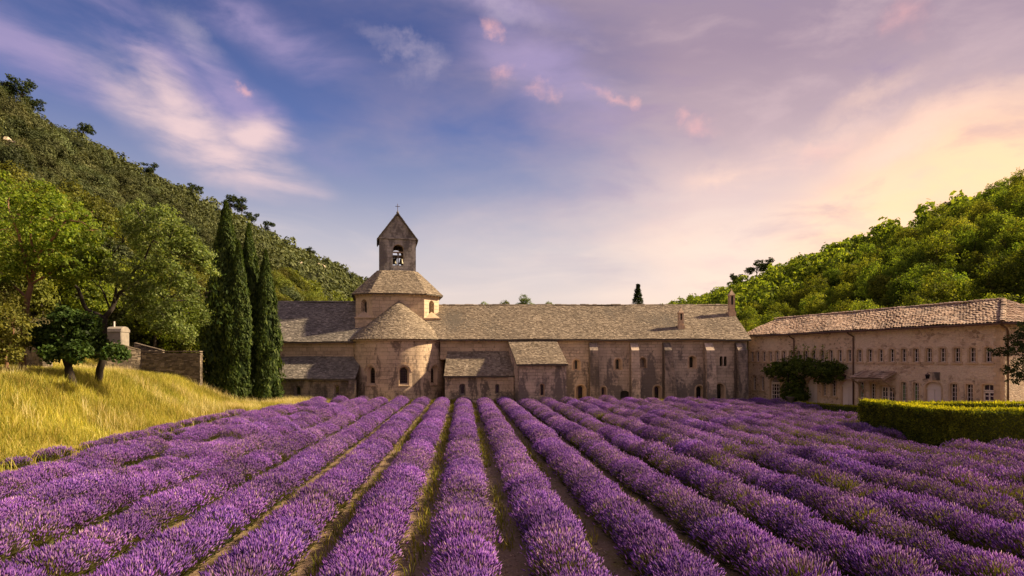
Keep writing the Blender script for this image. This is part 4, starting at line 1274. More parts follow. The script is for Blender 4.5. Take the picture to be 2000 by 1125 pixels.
photo_tree('mulberry_tree', 'low dark green tree with short thick black trunk on the grassy bank', 35, (140, 752), [(136, 735), (134, 716)],
           [([(134, 720), (118, 690), (98, 665)], .13), ([(135, 718), (145, 690), (165, 665)], .13), ([(134, 716), (130, 680), (128, 620)], .12), ([(140, 708), (180, 692), (225, 688)], .07)],
           [(125, 655, 38), (90, 660, 28), (165, 652, 30), (128, 622, 26), (150, 688, 22), (100, 690, 18), (190, 680, 22), (222, 688, 17), (240, 690, 12), (75, 640, 18), (175, 625, 18)],
           'leaf_dark', 'bark', 1000, 11, .20, .24, 13, .30, hole=.30)
photo_tree('olive_shrub', 'bushy olive green shrub growing before the sunlit stone wall', 33.5, (12, 748), [(12, 720), (10, 690)],
           [([(10, 700), (-5, 660), (-10, 620)], .07), ([(11, 695), (25, 655), (30, 610)], .07)],
           [(15, 600, 32), (-15, 620, 40), (25, 640, 34), (-10, 665, 38), (35, 668, 22), (8, 690, 26), (0, 570, 20), (-50, 640, 50)],
           'leaf_olive', 'bark_red', 1000, 11, .15, .22, 14, .12, hole=.25, cat='shrub')

# --- cypresses
def cypress_mesh(seed, n=24000, Hh=16.5, R=1.55):
    rng = np.random.default_rng(seed)
    tt = rng.random(n) ** .85
    def prof(t): return R * np.minimum(1, (t / .05 + .45)) ** .7 * np.minimum(1, (np.clip(1 - t, 0, 1) / .55) ** .85) * (1 - .10 * t)
    th = rng.random(n) * 2 * math.pi
    fur = .60 + .42 * np.clip(vnoise(th * 2.2 + 30 + seed, tt * 9, seed) * 1.3, 0, 1) ** .8
    lump = .9 + .2 * vnoise(th * 1.1 + 3, tt * 22 + 7, seed + 2)
    r = prof(tt) * fur * lump * (.80 + .22 * rng.random(n) + .22 * rng.random(n) ** 7)
    z = tt * Hh + .25
    C = np.stack([r * np.cos(th), r * np.sin(th), z], 1)
    rad = np.stack([np.cos(th), np.sin(th), np.full(n, .25)], 1)
    N = unit(rad + rng.normal(size=(n, 3)) * .45)
    a = np.stack([np.cos(th) * .22, np.sin(th) * .22, np.ones(n)], 1) + rng.normal(size=(n, 3)) * .16
    a -= (a * N).sum(1, keepdims=True) * N; a = unit(a); b = np.cross(N, a)
    L = (.20 + .42 * rng.random(n) ** 2)[:, None]; Wd = L * .28
    Q = np.stack([C - a * L * .45, C + b * Wd / 2, C + a * L * .55, C - b * Wd / 2], 1).reshape(-1, 3)
    # dark inner body
    k, nz = 14, 24
    zs_ = np.linspace(0, .985, nz); V = []
    for t in zs_:
        for q in range(k):
            an = 2 * math.pi * q / k
            rr = float(prof(np.array([t]))[0]) * .72 * (.85 + .3 * float(vnoise(np.array([q * 1.7]), np.array([t * 14]), seed)[0]))
            V.append((rr * math.cos(an), rr * math.sin(an), .25 + t * Hh))
    V = np.array(V); Fb = []
    for i in range(nz - 1):
        for q in range(k):
            q2 = (q + 1) % k; Fb.append((i * k + q, i * k + q2, (i + 1) * k + q2, (i + 1) * k + q))
    F1 = np.arange(n * 4).reshape(n, 4)
    return fast_mesh('cypress_crown', np.concatenate([Q, V]), np.concatenate([F1, np.array(Fb) + n * 4]), M('leaf_cypress'))
cyp = [cypress_mesh(1), cypress_mesh(2)]
tb = MB(); tb.tube([(0, 0, -.5), (0, 0, 1.2), (.03, 0, 4)], [.28, .2, .12], 8); cyp_trunk = tb.mesh('cypress_trunk', M('bark'), True)
for px, Y, ytop, wpx, me, lab in ((441, 57.2, 392, 82, 0, 'tallest pointed cypress beside the end of the dry stone wall'), (486, 58.3, 436, 66, 1, 'second tallest cypress between the tallest and the churchward one'),
                                  (466, 56.4, 470, 60, 1, 'bluntest shorter cypress squeezed in front of its neighbours'), (519, 57.6, 488, 58, 0, 'slim dark cypress standing next to the church aisle')):
    x = PX(px, Y); z0 = Hs(x, Y) - .15
    h = (PZ(ytop, Y) - z0)
    sc_ = (wpx * Y / FPX / 2 / 1.36)
    t = thing('cypress_tree', lab, 'cypress', (x, Y, z0), rotz=px * .7, group='cypresses by the church', local=True)
    for nm, mm in (('crown', cyp[me]), ('trunk', cyp_trunk)):
        c = link(nm, mm, t)
    t.scale = (sc_, sc_, h / 16.9)

# --- woods on the hills: a few tree meshes, each tree of its own
def wood_mesh(seed, kind):
    rng = np.random.default_rng(seed)
    bl = []
    if kind == 'broad':
        for i in range(7):
            a = rng.uniform(0, 6.28); q = rng.uniform(.3, 1.0)
            bl.append(((1.7 * q * math.cos(a), 1.7 * q * math.sin(a), rng.uniform(2.6, 5.6) - q * .7), rng.uniform(1.2, 1.9)))
        bl.append(((0, 0, 5.6), 1.6))
        V, F_ = crown(bl, 620, 14, .22, .38, rng, shell=.6, hole=.24, flat_=.9, nr=.55, nd=.7)
    elif kind == 'shrub':
        for i in range(6):
            a = rng.uniform(0, 6.28); q = rng.uniform(.2, 1.0)
            bl.append(((1.3 * q * math.cos(a), 1.3 * q * math.sin(a), rng.uniform(.8, 2.2) - q * .4), rng.uniform(.9, 1.5)))
        bl.append(((0, 0, 1.9), 1.5))
        V, F_ = crown(bl, 560, 10, .20, .26, rng, shell=.62, hole=.14, flat_=.85, nr=.42, nd=.9)
    elif kind == 'pine':
        for i in range(9):
            a = rng.uniform(0, 6.28); q = rng.uniform(.3, 1.2)
            bl.append(((1.9 * q * math.cos(a), 1.9 * q * math.sin(a), rng.uniform(4.2, 6.4) - q * .5), (rng.uniform(.8, 1.3), rng.uniform(.8, 1.3), rng.uniform(.4, .65))))
        V, F_ = crown(bl, 300, 10, .26, .26, rng, shell=.35, hole=.15)
    return V, F_
def trunk_mesh(h, r, lean=.2, seed=0, fork=True):
    rng = np.random.default_rng(seed); mb = MB()
    top = Vector((lean, lean * .5, h))
    limb(mb, [(0, 0, -.8), (lean * .4, 0, h * .5), top], r, r * .5, 7, .03, rng)
    if fork:
        for k in range(5):
            a = rng.uniform(0, 6.28)
            limb(mb, [top * .75, top + Vector((math.cos(a) * 1.2, math.sin(a) * 1.2, rng.uniform(.4, 1.4)))], r * .4, r * .12, 5)
    return mb.mesh('trunk', M('bark'), True)
broad = [fast_mesh('broad_crown', *wood_mesh(100 + i, 'broad'), M('leaf_wood')) for i in range(5)]
shrub_hi = [fast_mesh('shrub_crown', *wood_mesh(200 + i, 'shrub'), M('leaf_garrigue')) for i in range(4)]
shrub_lo = [fast_mesh('shrub_crown', *wood_mesh(200 + i, 'shrub'), M('leaf_low')) for i in range(4)]
pine = [fast_mesh('pine_crown', *wood_mesh(300 + i, 'pine'), M('leaf_pine')) for i in range(3)]
tr_b = trunk_mesh(3.6, .17, .3, 1); tr_s = trunk_mesh(1.2, .10, .1, 2); tr_p = trunk_mesh(4.9, .16, .35, 3)
yel = [fast_mesh('yellow_crown', *wood_mesh(104, 'broad'), M('leaf_yellow'))]

def wood_tree(name, label, cat, group, x, y, s, crown_me, trunk_me, rot, sz=1.0):
    z = Hs(x, y) - .25
    t = thing(name, label, cat, (x, y, z), rot, group, local=True)
    c = link('crown', crown_me, t); r = link('trunk', trunk_me, t)
    t.scale = (s, s, s * sz)
    return t

def scatter(x0, x1, y0, y1, sp, seed):
    rng = np.random.default_rng(seed)
    gx, gy = np.meshgrid(np.arange(x0, x1, sp), np.arange(y0, y1, sp))
    p = np.stack([gx.ravel(), gy.ravel()], 1) + rng.uniform(-.48, .48, (gx.size, 2)) * sp
    return p
def in_view(p, margin=.10):
    k = p[:, 0] / np.maximum(p[:, 1], 1)
    return (np.abs(k) < .8 + margin) & (p[:, 1] > 20)

# left hill: evergreen garrigue, brighter broadleaf scrub towards its foot
rngL = np.random.default_rng(5)
P = np.concatenate([scatter(-128, -36, 44, 230, 3.7, 1), scatter(-132, -40, 230, 430, 4.6, 2), scatter(-140, -44, 430, 640, 6.5, 3)])
P = P[in_view(P)]
# keep clear of the walls, cypresses and the gap of the far church end
P = P[~((P[:, 1] < 62) & (P[:, 0] > -41))]
hL = H(P[:, 0], P[:, 1])
sz = (1.0 + .9 * rngL.random(len(P)) ** 2) * (1 + .25 * (P[:, 1] > 300) + .3 * (P[:, 1] > 430))
near = np.argsort(np.hypot(P[:, 0], P[:, 1]))
lowmask = (hL < 20 + 14 * vnoise(P[:, 0] * .05, P[:, 1] * .05, 4)) & (rngL.random(len(P)) < .8)
ind = np.concatenate([near[lowmask[near]][:300], near[~lowmask[near]][:300]])
for j, i in enumerate(ind):
    lo_ = lowmask[i]
    wood_tree('scrub_bush' if lo_ else 'evergreen_shrub', 'yellow-green bushy shrub low on the steep hillside left of the church' if lo_ else 'rounded dark evergreen oak shrub on the steep hillside left of the church',
              'shrub', 'low scrub on the left hill' if lo_ else 'evergreen shrubs on the left hill', P[i, 0], P[i, 1], sz[i], (shrub_lo if lo_ else shrub_hi)[j % 4], tr_s, rngL.uniform(0, 6.28), rngL.uniform(.85, 1.25))
def merged(name, label, pts, sizes, kind, mat, sub, seed, big=1.0):
    rng = np.random.default_rng(seed)
    base = []
    for i in range(4):
        V, F_ = wood_mesh(400 + i, kind)
        nq = len(F_)
        pick = rng.choice(nq, min(sub, nq), replace=False)
        Q = V.reshape(-1, 4, 3)[pick]
        c = Q.mean(1, keepdims=True); Q = c + (Q - c) * math.sqrt(nq / len(pick)) * .8 * big
        base.append(Q)
    out = []
    for k in range(len(pts)):
        Q = base[k % 4]; a = rng.uniform(0, 6.28); s = sizes[k]
        ca, sa = math.cos(a), math.sin(a)
        x = Q[..., 0] * ca - Q[..., 1] * sa; y = Q[..., 0] * sa + Q[..., 1] * ca
        out.append(np.stack([x * s + pts[k, 0], y * s + pts[k, 1], Q[..., 2] * s * rng.uniform(.85, 1.2) + pts[k, 2]], -1).reshape(-1, 3))
    V = np.concatenate(out)
    o = link(name, fast_mesh(name, V, np.arange(len(V)).reshape(-1, 4), M(mat)))
    tag(o, label, 'woodland', kind='stuff')
rest = near[~np.isin(near, ind)]
pz = np.column_stack([P, hL - .25])
rl = rest[lowmask[rest]]; rh = rest[~lowmask[rest]]
nearr = rh[P[rh, 1] < 230]; farr = rh[P[rh, 1] >= 230]
merged('hillside_scrub', 'dark evergreen scrub covering the steep hill left of the church', pz[nearr], sz[nearr], 'shrub', 'leaf_garrigue', 420, 1)
merged('hillside_scrub', 'distant evergreen scrub fading along the far end of the left hill', pz[farr], sz[farr], 'shrub', 'leaf_garrigue', 140, 2)
merged('hillside_scrub', 'yellow-green sunlit scrub along the foot of the left hill', pz[rl], sz[rl], 'shrub', 'leaf_low', 190, 3)
# pines on the crest
for i, (px, k) in enumerate(((38, 1.25), (62, 1.0), (165, 1.0), (296, .9), (382, 1.0), (452, 1.25), (472, 1.35), (490, 1.1), (522, 1.0), (608, .9), (12, 1.0))):
    Xc = HILL_LR - 1.5 + (i % 3)
    Yc = FPX * Xc / (HX - px)
    wood_tree('pine_tree', 'umbrella pine silhouetted on the crest of the steep left hill', 'pine', 'pines on the left crest', -Xc, Yc, k * (1.0 + Yc / 700), pine[i % 3], tr_p, i * 1.9)
# pale outcrops
def rock(px, py, Y, s, seed):
    rng = np.random.default_rng(seed)
    x = PX(px, Y); mb = MB()
    import bmesh
    bm = bmesh.new(); bmesh.ops.create_icosphere(bm, subdivisions=3, radius=1)
    for v in bm.verts:
        n = float(vnoise(np.array([v.co.x * 2.1 + seed * 7]), np.array([v.co.z * 2.1 + v.co.y * 1.3]), seed)[0])
        v.co *= .7 + .7 * n; v.co.z = round(v.co.z * 3.2) / 3.2 * .7 + v.co.z * .3
        v.co = Vector((v.co.x * s * 1.3, v.co.y * s, v.co.z * s))
    me = bpy.data.meshes.new('rock_outcrop'); bm.to_mesh(me); bm.free(); me.materials.append(M('pale_rock'))
    o = link('rock_outcrop', me); o.location = (x, Y, Hs(x, Y) + s * .5 + .8)
    return o
def hill_hit(px, py):
    for Y in np.arange(60, 700, 1.0):
        x = PX(px, Y)
        if Hs(x, Y) + 2.5 > PZ(py, Y): return Y
    return 300
for i, (px, py, s, lab) in enumerate(((580, 512, 1.5, 'pale rock outcrop in the scrub directly above the cypresses'), (622, 522, 2.4, 'jutting pale limestone crag in the scrub between cypresses and bell tower'),
                                      (18, 278, 1.3, 'pale bare rock ledge high on the left hill below the crest pines'), (172, 288, .9, 'small pale rock patch just below the left hill crest'))):
    Y = hill_hit(px, py)
    tag(rock(px, py, Y, s, 3 + i), lab, 'rock')

# right hill: broadleaf wood, backlit
rngR = np.random.default_rng(6)
P = np.concatenate([scatter(40, 122, 56, 250, 4.5, 11), scatter(42, 126, 250, 470, 6.3, 12), scatter(44, 150, 470, 640, 9, 13)])
P = P[in_view(P)]
P = P[~((P[:, 0] < 47) & (P[:, 1] < 72))]
hR = H(P[:, 0], P[:, 1])
szR = .66 + .58 * rngR.random(len(P)) ** 1.6
near = np.argsort(np.hypot(P[:, 0], P[:, 1]))
for j, i in enumerate(near[:300]):
    wood_tree('broadleaf_tree', 'leafy green tree in the dense wood on the hillside behind the tiled wing', 'tree', 'trees of the wood on the right hill', P[i, 0], P[i, 1], szR[i], broad[j % 5], tr_b, rngR.uniform(0, 6.28), rngR.uniform(.9, 1.2))
rest = near[300:]
pz = np.column_stack([P, hR - .25])
merged('hillside_wood', 'distant green broadleaf wood along the far end of the right hill', pz[rest], szR[rest], 'broad', 'leaf_wood', 200, 4)
for px, k, Xc in ((1476, 1.35, 106), (1500, 1.3, 107), (1434, 1.2, 108), (1805, .8, 113), (1850, .9, 113), (1715, .8, 112)):
    Yc = FPX * Xc / (px - HX)
    wood_tree('pine_tree', 'dark round pine rising from the crest of the wooded right hill', 'pine', 'pines on the right crest', Xc, Yc, k * (1 + Yc / 900), pine[px % 3], tr_p, px)
x, y = PX(1718, 84), 84
wood_tree('yellow_tree', 'bright yellow-green rounded tree just behind the tiled roof', 'tree', None, x, y, 1.15, yel[0], tr_b, 1.0, .85)
# fir behind the range roof, little trees on the rise at the end of the valley
def fir_mesh(seed=9):
    rng = np.random.default_rng(seed); n = 9000
    t = rng.random(n) ** .7; tier = np.floor(t * 19) / 19
    th = rng.random(n) * 6.28
    br_ = .55 + .45 * vnoise(th * 1.6 + 20, tier * 40, 3)
    q = rng.random(n) ** .6
    r = (1 - tier) * 5.6 * br_ * q + .05
    z = 2 + t * 15 - q * (1 - tier) * .6
    C = np.stack([r * np.cos(th), r * np.sin(th), z], 1)
    N = unit(rng.normal(size=(n, 3)) * .5 + np.array([0, 0, 1]))
    return leaf_quads(C, N, .36, .12, rng)
t = thing('fir_tree', 'dark pointed fir rising alone behind the long stone roof', 'fir', (PX(1246, 108), 108, 0.0), local=True)
link('crown', fast_mesh('fir_crown', *fir_mesh(), M('leaf_pine')), t)
mb = MB(); mb.tube([(0, 0, -.5), (0, 0, 8), (0, 0, 16.6)], [.28, .2, .03], 7); mb.build('trunk', M('bark'), t)
t.scale = (1, 1, 1.0)
for i, (px, k) in enumerate(((945, 1.0), (965, .8), (985, 1.2), (1003, .8), (1022, 1.6), (1040, 1.0), (1072, 1.1), (1098, .8), (955, .7), (1012, 1.0), (1210, .7))):
    Yc = 612 + (i * 37) % 21
    wood_tree('valley_tree', 'tiny far tree showing just above the long stone roof ridge', 'tree', 'far trees over the roof ridge', PX(px, Yc), Yc, 1.7 * k, broad[i % 5], tr_b, i)

# --- trees and bushes behind the garden wall on the left
for i, (px, Y, k, me, lab) in enumerate(((300, 66, 1.05, broad[0], 'leafy green tree behind the dry stone wall, beside the small pale hut'), (352, 69, .95, broad[1], 'leafy green tree close behind the straight end of the dry stone wall'),
                                         (250, 72, 1.15, broad[2], 'leafy tree rising directly behind the small pale hut'), (160, 62, 1.15, broad[3], 'shaded leafy tree seen under the forking limbs behind the low dark tree'),
                                         (80, 58, 1.1, broad[4], 'shaded leafy tree seen behind the slender reddish trunk'), (390, 74, .9, broad[2], 'leafy tree peeping out between dry stone wall and cypresses'))):
    x = PX(px, Y)
    wood_tree('orchard_tree', lab, 'tree', None, x, Y, k, me, tr_b, i * 1.3)

# ------------------------------------------------------------------ walls on the left
def dry_wall(name, label, p, q, h0, h1, thick, seed, course=.115, group=None, cope=True):
    """dry stone wall from p to q; stones of both faces and the ends laid in courses"""
    r = random.Random(seed)
    p, q = Vector(p), Vector(q); d = (q - p); L = d.length; d.normalize(); nn = Vector((-d.y, d.x))
    z0 = min(Hs(*p), Hs(*q)) - .6
    t = thing(name, label, 'wall', (p.x, p.y, z0), group=group)
    V, Fq = [], []
    def stone(u0, u1, za, zb, v0, v1):
        i = len(V)
        for z in (za, zb):
            for u, v in ((u0, v0), (u1, v0), (u1, v1), (u0, v1)):
                pp = p + d * (u + r.uniform(-.012, .012)) + nn * (v + r.uniform(-.012, .012))
                V.append((pp.x, pp.y, z + r.uniform(-.008, .008)))
        Fq.extend([(i, i + 1, i + 5, i + 4), (i + 1, i + 2, i + 6, i + 5), (i + 2, i + 3, i + 7, i + 6), (i + 3, i, i + 4, i + 7), (i + 4, i + 5, i + 6, i + 7)])
    zt = lambda u: h0 + (h1 - h0) * u / L
    z = z0
    while z < max(h0, h1):
        c = course * r.uniform(.7, 1.35)
        u = 0
        while u < L:
            w = r.uniform(.14, .46)
            u1 = min(L, u + w)
            if z + c * .6 < zt((u + u1) / 2):
                pr = r.uniform(-.03, .03)
                stone(u, u1 - .015, z, z + c - .014, -pr, thick / 2 - .01)
                stone(u, u1 - .015, z, z + c - .014, thick / 2 + .01, thick + pr)
            u = u1
        z += c
    me = bpy.data.meshes.new('stonework'); me.from_pydata(V, [], Fq); me.materials.append(M('dry_stone'))
    tag(link('stonework', me, t), kind='stuff')
    mb = MB(); a, b2 = p + d * .06 + nn * .06, q - d * .06 + nn * .06
    c2, e2 = b2 + nn * (thick - .12), a + nn * (thick - .12)
    mb.hexa([(a.x, a.y, z0), (b2.x, b2.y, z0), (c2.x, c2.y, z0), (e2.x, e2.y, z0)], [(a.x, a.y, h0 - .1), (b2.x, b2.y, h1 - .1), (c2.x, c2.y, h1 - .1), (e2.x, e2.y, h0 - .1)])
    mb.build('wall_core', M('stone_dark'), t)
    if cope:
        u = 0
        while u < L:
            w = r.uniform(.5, .9); u1 = min(L, u + w)
            mb = MB(); pts = [p + d * uu + nn * v for uu, v in ((u, -.05), (u1 - .02, -.05), (u1 - .02, thick + .05), (u, thick + .05))]
            za, zb = zt(u), zt(u1)
            mb.hexa([(pts[0].x, pts[0].y, za), (pts[1].x, pts[1].y, zb), (pts[2].x, pts[2].y, zb), (pts[3].x, pts[3].y, za)],
                    [(pts[0].x, pts[0].y, za + r.uniform(.07, .11)), (pts[1].x, pts[1].y, zb + r.uniform(.07, .11)), (pts[2].x, pts[2].y, zb + .1), (pts[3].x, pts[3].y, za + .1)])
            mb.build('coping_stone', M('dry_stone'), t)
            u = u1
    return t
dry_wall('dry_stone_wall', 'dark dry stone garden wall ending beside the cypresses', (PX(276, 53.5), 53.5), (PX(391, 54), 54), PZ(687, 53.7), PZ(687.5, 54), .62, 1)
dry_wall('dry_stone_wall', 'dry stone wall with sloping top between garden wall and pale hut', (PX(196, 51.5), 51.5), (PX(275, 53.4), 53.4), PZ(664, 51.5), PZ(684, 53.4), .6, 2)
dry_wall('dry_stone_wall', 'low dry stone wall with sloping coping behind the garden wall', (PX(262, 58), 58), (PX(318, 58.4), 58.4), PZ(671, 58), PZ(686, 58.4), .5, 4)
dry_wall('rough_stone_wall', 'sunlit crumbling stone wall behind the slender reddish trunk', (PX(-90, 41), 44.5), (PX(105, 43), 42.0), PZ(657, 42), PZ(660, 43), .6, 3, .2)
# hut: little pale stone building with a rounded roof and a chimney pipe
hx, hy = PX(224, 57), 57.0
hut = thing('garden_hut', 'small pale stone hut with rounded roof behind the garden wall', 'hut', (hx, hy, Hs(hx, hy)))
ux, z_b, z_e = .68, Hs(hx, hy) - .5, PZ(648, 57)
mb = MB(); mb.box(hx - ux, hx + ux * .75, hy, hy + 1.3, z_b, z_e); mb.build('wall', M('plaster'), hut)
mb = MB()
pr = [(hy - .08, z_e), (hy + .02, z_e + .28), (hy + .3, z_e + .44), (hy + .65, z_e + .5), (hy + 1.0, z_e + .44), (hy + 1.36, z_e + .2), (hy + 1.36, z_e)]
for (a, za), (c, zc_) in zip(pr, pr[1:]): mb.poly([(hx - ux - .05, a, za), (hx + ux * .75 + .05, a, za), (hx + ux * .75 + .05, c, zc_), (hx - ux - .05, c, zc_)])
for x in (hx - ux - .05, hx + ux * .75 + .05): mb.poly([(x, a, z) for a, z in pr])
mb.build('roof', M('plaster'), hut)
mb = MB(); mb.tube([(hx - .35, hy + .5, z_e + .3), (hx - .35, hy + .5, z_e + .95)], .07, 8); mb.build('chimney_pipe', M('white_paint'), hut)

# ------------------------------------------------------------------ hedges
def hedge(name, label, poly, h, wid, seed, dens=520, leaf=.075):
    """clipped hedge along a polyline: leafy skin on a dark twiggy core"""
    rng = np.random.default_rng(seed)
    t = thing(name, label, 'hedge', (poly[0][0], poly[0][1], 0), group=None)
    mb = MB(); Cs, Ns = [], []
    for (p, q) in zip(poly, poly[1:]):
        p, q = Vector(p), Vector(q); d = (q - p); L = d.length; d.normalize(); nn = Vector((-d.y, d.x)); hw = wid / 2
        k = [p - d * hw * .9 - nn * hw * .86, q + d * hw * .9 - nn * hw * .86, q + d * hw * .9 + nn * hw * .86, p - d * hw * .9 + nn * hw * .86]
        mb.prism([(v.x, v.y) for v in k], -.2, h - .08)
        for (area, f) in (((L + wid) * wid, 'top'), ((L + wid) * h, 's0'), ((L + wid) * h, 's1'), (wid * h, 'e0'), (wid * h, 'e1')):
            n = int(area * dens)
            u = rng.uniform(-hw, L + hw, n); v = rng.uniform(-hw, hw, n); z = rng.uniform(.05, h, n)
            if f == 'top': z = np.full(n, h); nv = np.array([0, 0, 1.0])
            elif f == 's0': v = np.full(n, -hw); nv = np.array([-nn.x, -nn.y, .15])
            elif f == 's1': v = np.full(n, hw); nv = np.array([nn.x, nn.y, .15])
            elif f == 'e0': u = np.full(n, -hw); nv = np.array([-d.x, -d.y, .15])
            else: u = np.full(n, L + hw); nv = np.array([d.x, d.y, .15])
            bumpy = .085 * (vnoise(u * 1.7 + 40, (z + v) * 1.7 + 40, seed) - .5) * 2
            C = np.stack([p.x + d.x * u + nn.x * v, p.y + d.y * u + nn.y * v, z], 1) + nv * (bumpy + rng.normal(size=n) * .03)[:, None]
            if f == 'top': C[:, 2] += .05 * (vnoise(u * 1.1, v * 2, 3) - .5)
            Cs.append(C); Ns.append(unit(nv + rng.normal(size=(n, 3)) * .55))
    mb.build('twig_core', M('leaf_pine'), t)
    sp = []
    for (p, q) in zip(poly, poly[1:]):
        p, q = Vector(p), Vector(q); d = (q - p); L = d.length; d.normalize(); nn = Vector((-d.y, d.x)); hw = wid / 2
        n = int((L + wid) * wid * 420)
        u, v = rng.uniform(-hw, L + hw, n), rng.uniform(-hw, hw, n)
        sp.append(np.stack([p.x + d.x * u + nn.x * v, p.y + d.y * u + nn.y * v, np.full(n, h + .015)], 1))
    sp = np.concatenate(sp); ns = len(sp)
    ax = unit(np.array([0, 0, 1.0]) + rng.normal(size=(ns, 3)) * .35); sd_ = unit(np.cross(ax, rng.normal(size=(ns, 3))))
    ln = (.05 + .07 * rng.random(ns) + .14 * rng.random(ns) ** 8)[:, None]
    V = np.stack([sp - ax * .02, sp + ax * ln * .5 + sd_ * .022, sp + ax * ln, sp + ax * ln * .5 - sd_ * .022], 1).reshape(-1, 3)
    tag(link('top_sprigs', fast_mesh('top_sprigs', V, np.arange(ns * 4).reshape(-1, 4), M('leaf_top_lit')), t), kind='stuff')
    C, N = np.concatenate(Cs), np.concatenate(Ns)
    s = leaf * (.7 + .6 * rng.random(len(C)))
    V, Fq = leaf_quads(C, N, s, s * .7, rng)
    tag(link('leaves', fast_mesh('leaves', V, Fq, M('leaf_hedge')), t), kind='stuff')
    return t
hedge('clipped_hedge', 'thick clipped hedge with sunlit top bending round the lavender field corner', [(19.7, 35.0), (19.75, 28.7), (29.5, 28.5)], 1.86, 1.0, 1, 620)
hedge('clipped_hedge', 'straight clipped hedge behind the bent one, before the wing doors', [(21.4, 33.6), (31.0, 33.3)], 1.84, .8, 2, 480)
hedge('low_hedge', 'knee high narrow clipped hedge along the foot of the wing', [(24.4, 54.5), (27.4, 48.0)], .5, .45, 3, 480)

# ------------------------------------------------------------------ vine on the wing
rng = np.random.default_rng(21)
vt = thing('climbing_vine', 'dark T-shaped climbing vine trained over the wing wall', 'vine', tuple((*W(1552, 790, WY(1552)).xy, 0)))
def wp(px, py, out):
    """point on the wing wall seen at this pixel, moved out by some metres"""
    u = WU(px); Y = WY(px)
    p = E0 + wd * u + Vector((wd.y, -wd.x)) * out
    return Vector((p.x, p.y, EYE + (HY - py) * Y / FPX))
BL = []
for px, py, r, o in ((1552, 778, 17, .8), (1550, 760, 17, .8), (1554, 744, 16, .8), (1540, 765, 14, .8), (1566, 770, 14, .8), (1515, 722, 15, .9), (1530, 718, 18, .9), (1548, 715, 20, 1.0), (1570, 715, 22, 1.0), (1592, 718, 20, 1.0),
                     (1612, 722, 20, 1.0), (1626, 720, 18, .9), (1636, 722, 12, .8), (1506, 730, 9, .9), (1600, 738, 13, .9), (1618, 742, 9, .8), (1640, 738, 6, .7), (1500, 724, 9, .9), (1642, 718, 10, .8), (1562, 778, 14, .8), (1530, 738, 10, .8)):
    c = wp(px + 13, py, o); rr = r * WY(px) / FPX * 1.18
    BL.append((tuple(c), (rr, rr * .8, rr * (.78 if py < 745 else 1.0))))
V, Fq = crown(BL, 1900, 11, .16, .13, rng, shell=.4, hole=.0, flat_=1.0)
link('leaves', fast_mesh('vine_leaves', V, Fq, M('leaf_vine')), vt)
mb = MB()
limb(mb, [wp(1552, 795, .6), wp(1548, 765, .7), wp(1553, 735, .8), wp(1556, 716, .8)], .12, .07, 7, .03, rng)
limb(mb, [wp(1553, 728, .8), wp(1530, 718, .9), wp(1506, 722, .9)], .06, .02, 5, .03, rng)
limb(mb, [wp(1555, 722, .8), wp(1590, 716, .9), wp(1632, 718, .9)], .06, .02, 5, .03, rng)
mb.build('stem', M('bark'), vt, True)
sh_ = MB(); pts_c = []
for px, top in ((1553, 676), (1570, 672), (1577, 676), (1588, 670), (1604, 674), (1612, 684), (1545, 684)):
    a, b2 = wp(px + 10, 705, .6), wp(px + 10 + rng.uniform(-2, 2), top, .45)
    sh_.tube([a, a.lerp(b2, .5) + Vector((.05, 0, 0)), b2], [.02, .012, .006], 5)
    k = rng.random(26)[:, None]
    pts_c.append(np.array(a) * (1 - k) + np.array(b2) * k + rng.normal(size=(26, 3)) * .08)
sh_.build('shoots', M('bark'), vt)
C = np.concatenate(pts_c)
V, Fq = leaf_quads(C, unit(rng.normal(size=C.shape)), .17, .12, rng)
link('shoot_leaves', fast_mesh('shoot_leaves', V, Fq, M('leaf_hero')), vt)
# stone planter at its foot
p = wp(1571, 786, 1.6)
mb = MB(); mb.lathe((p.x, p.y, 0), [(.0, 0), (.26, 0), (.22, .25), (.25, .5), (.40, .72), (.42, .82), (.36, .82), (.30, .70), (0, .68)], 16)
tag(mb.build('stone_planter', M('stone_dark'), None, True), 'dark round stone planter at the foot of the vine', 'planter')

# --- pine reaching in from the right edge
def edge_pine():
    rng = np.random.default_rng(31); Y = 36.0
    x0 = PX(2062, Y)
    t = thing('pine_tree', 'dark pine with spreading flat branches before the end wall of the wing', 'pine', (x0, Y, 0))
    mb = MB(); base = Vector((x0, Y, -.2))
    limb(mb, [base, (x0 + .1, Y, 3.5), (x0, Y + .1, 8.5)], .24, .08, 9, .03, rng)
    BL = []
    for px, py, r in ((1993, 665, 26), (1972, 682, 20), (1952, 690, 10), (1938, 684, 6), (1985, 712, 18), (1966, 724, 12), (1990, 740, 20), (2030, 640, 40), (2030, 690, 40), (2040, 730, 36), (2080, 620, 50), (2090, 700, 60), (2075, 570, 40), (2010, 652, 22), (2005, 730, 22)):
        c = W(px, py, Y + rng.uniform(-1.0, .8)); rr = r * Y / FPX
        BL.append((tuple(c), (rr, rr, rr * .6)))
        limb(mb, [(x0, Y, c.z - .25), tuple(c)], .05, .012, 5, .02, rng)
    mb.build('trunk', M('bark'), t, True)
    V, Fq = crown(BL, 1200, 14, .12, .14, rng, shell=.3, hole=.22)
    link('crown', fast_mesh('pine_edge_crown', V, Fq, M('leaf_pine')), t)
edge_pine()

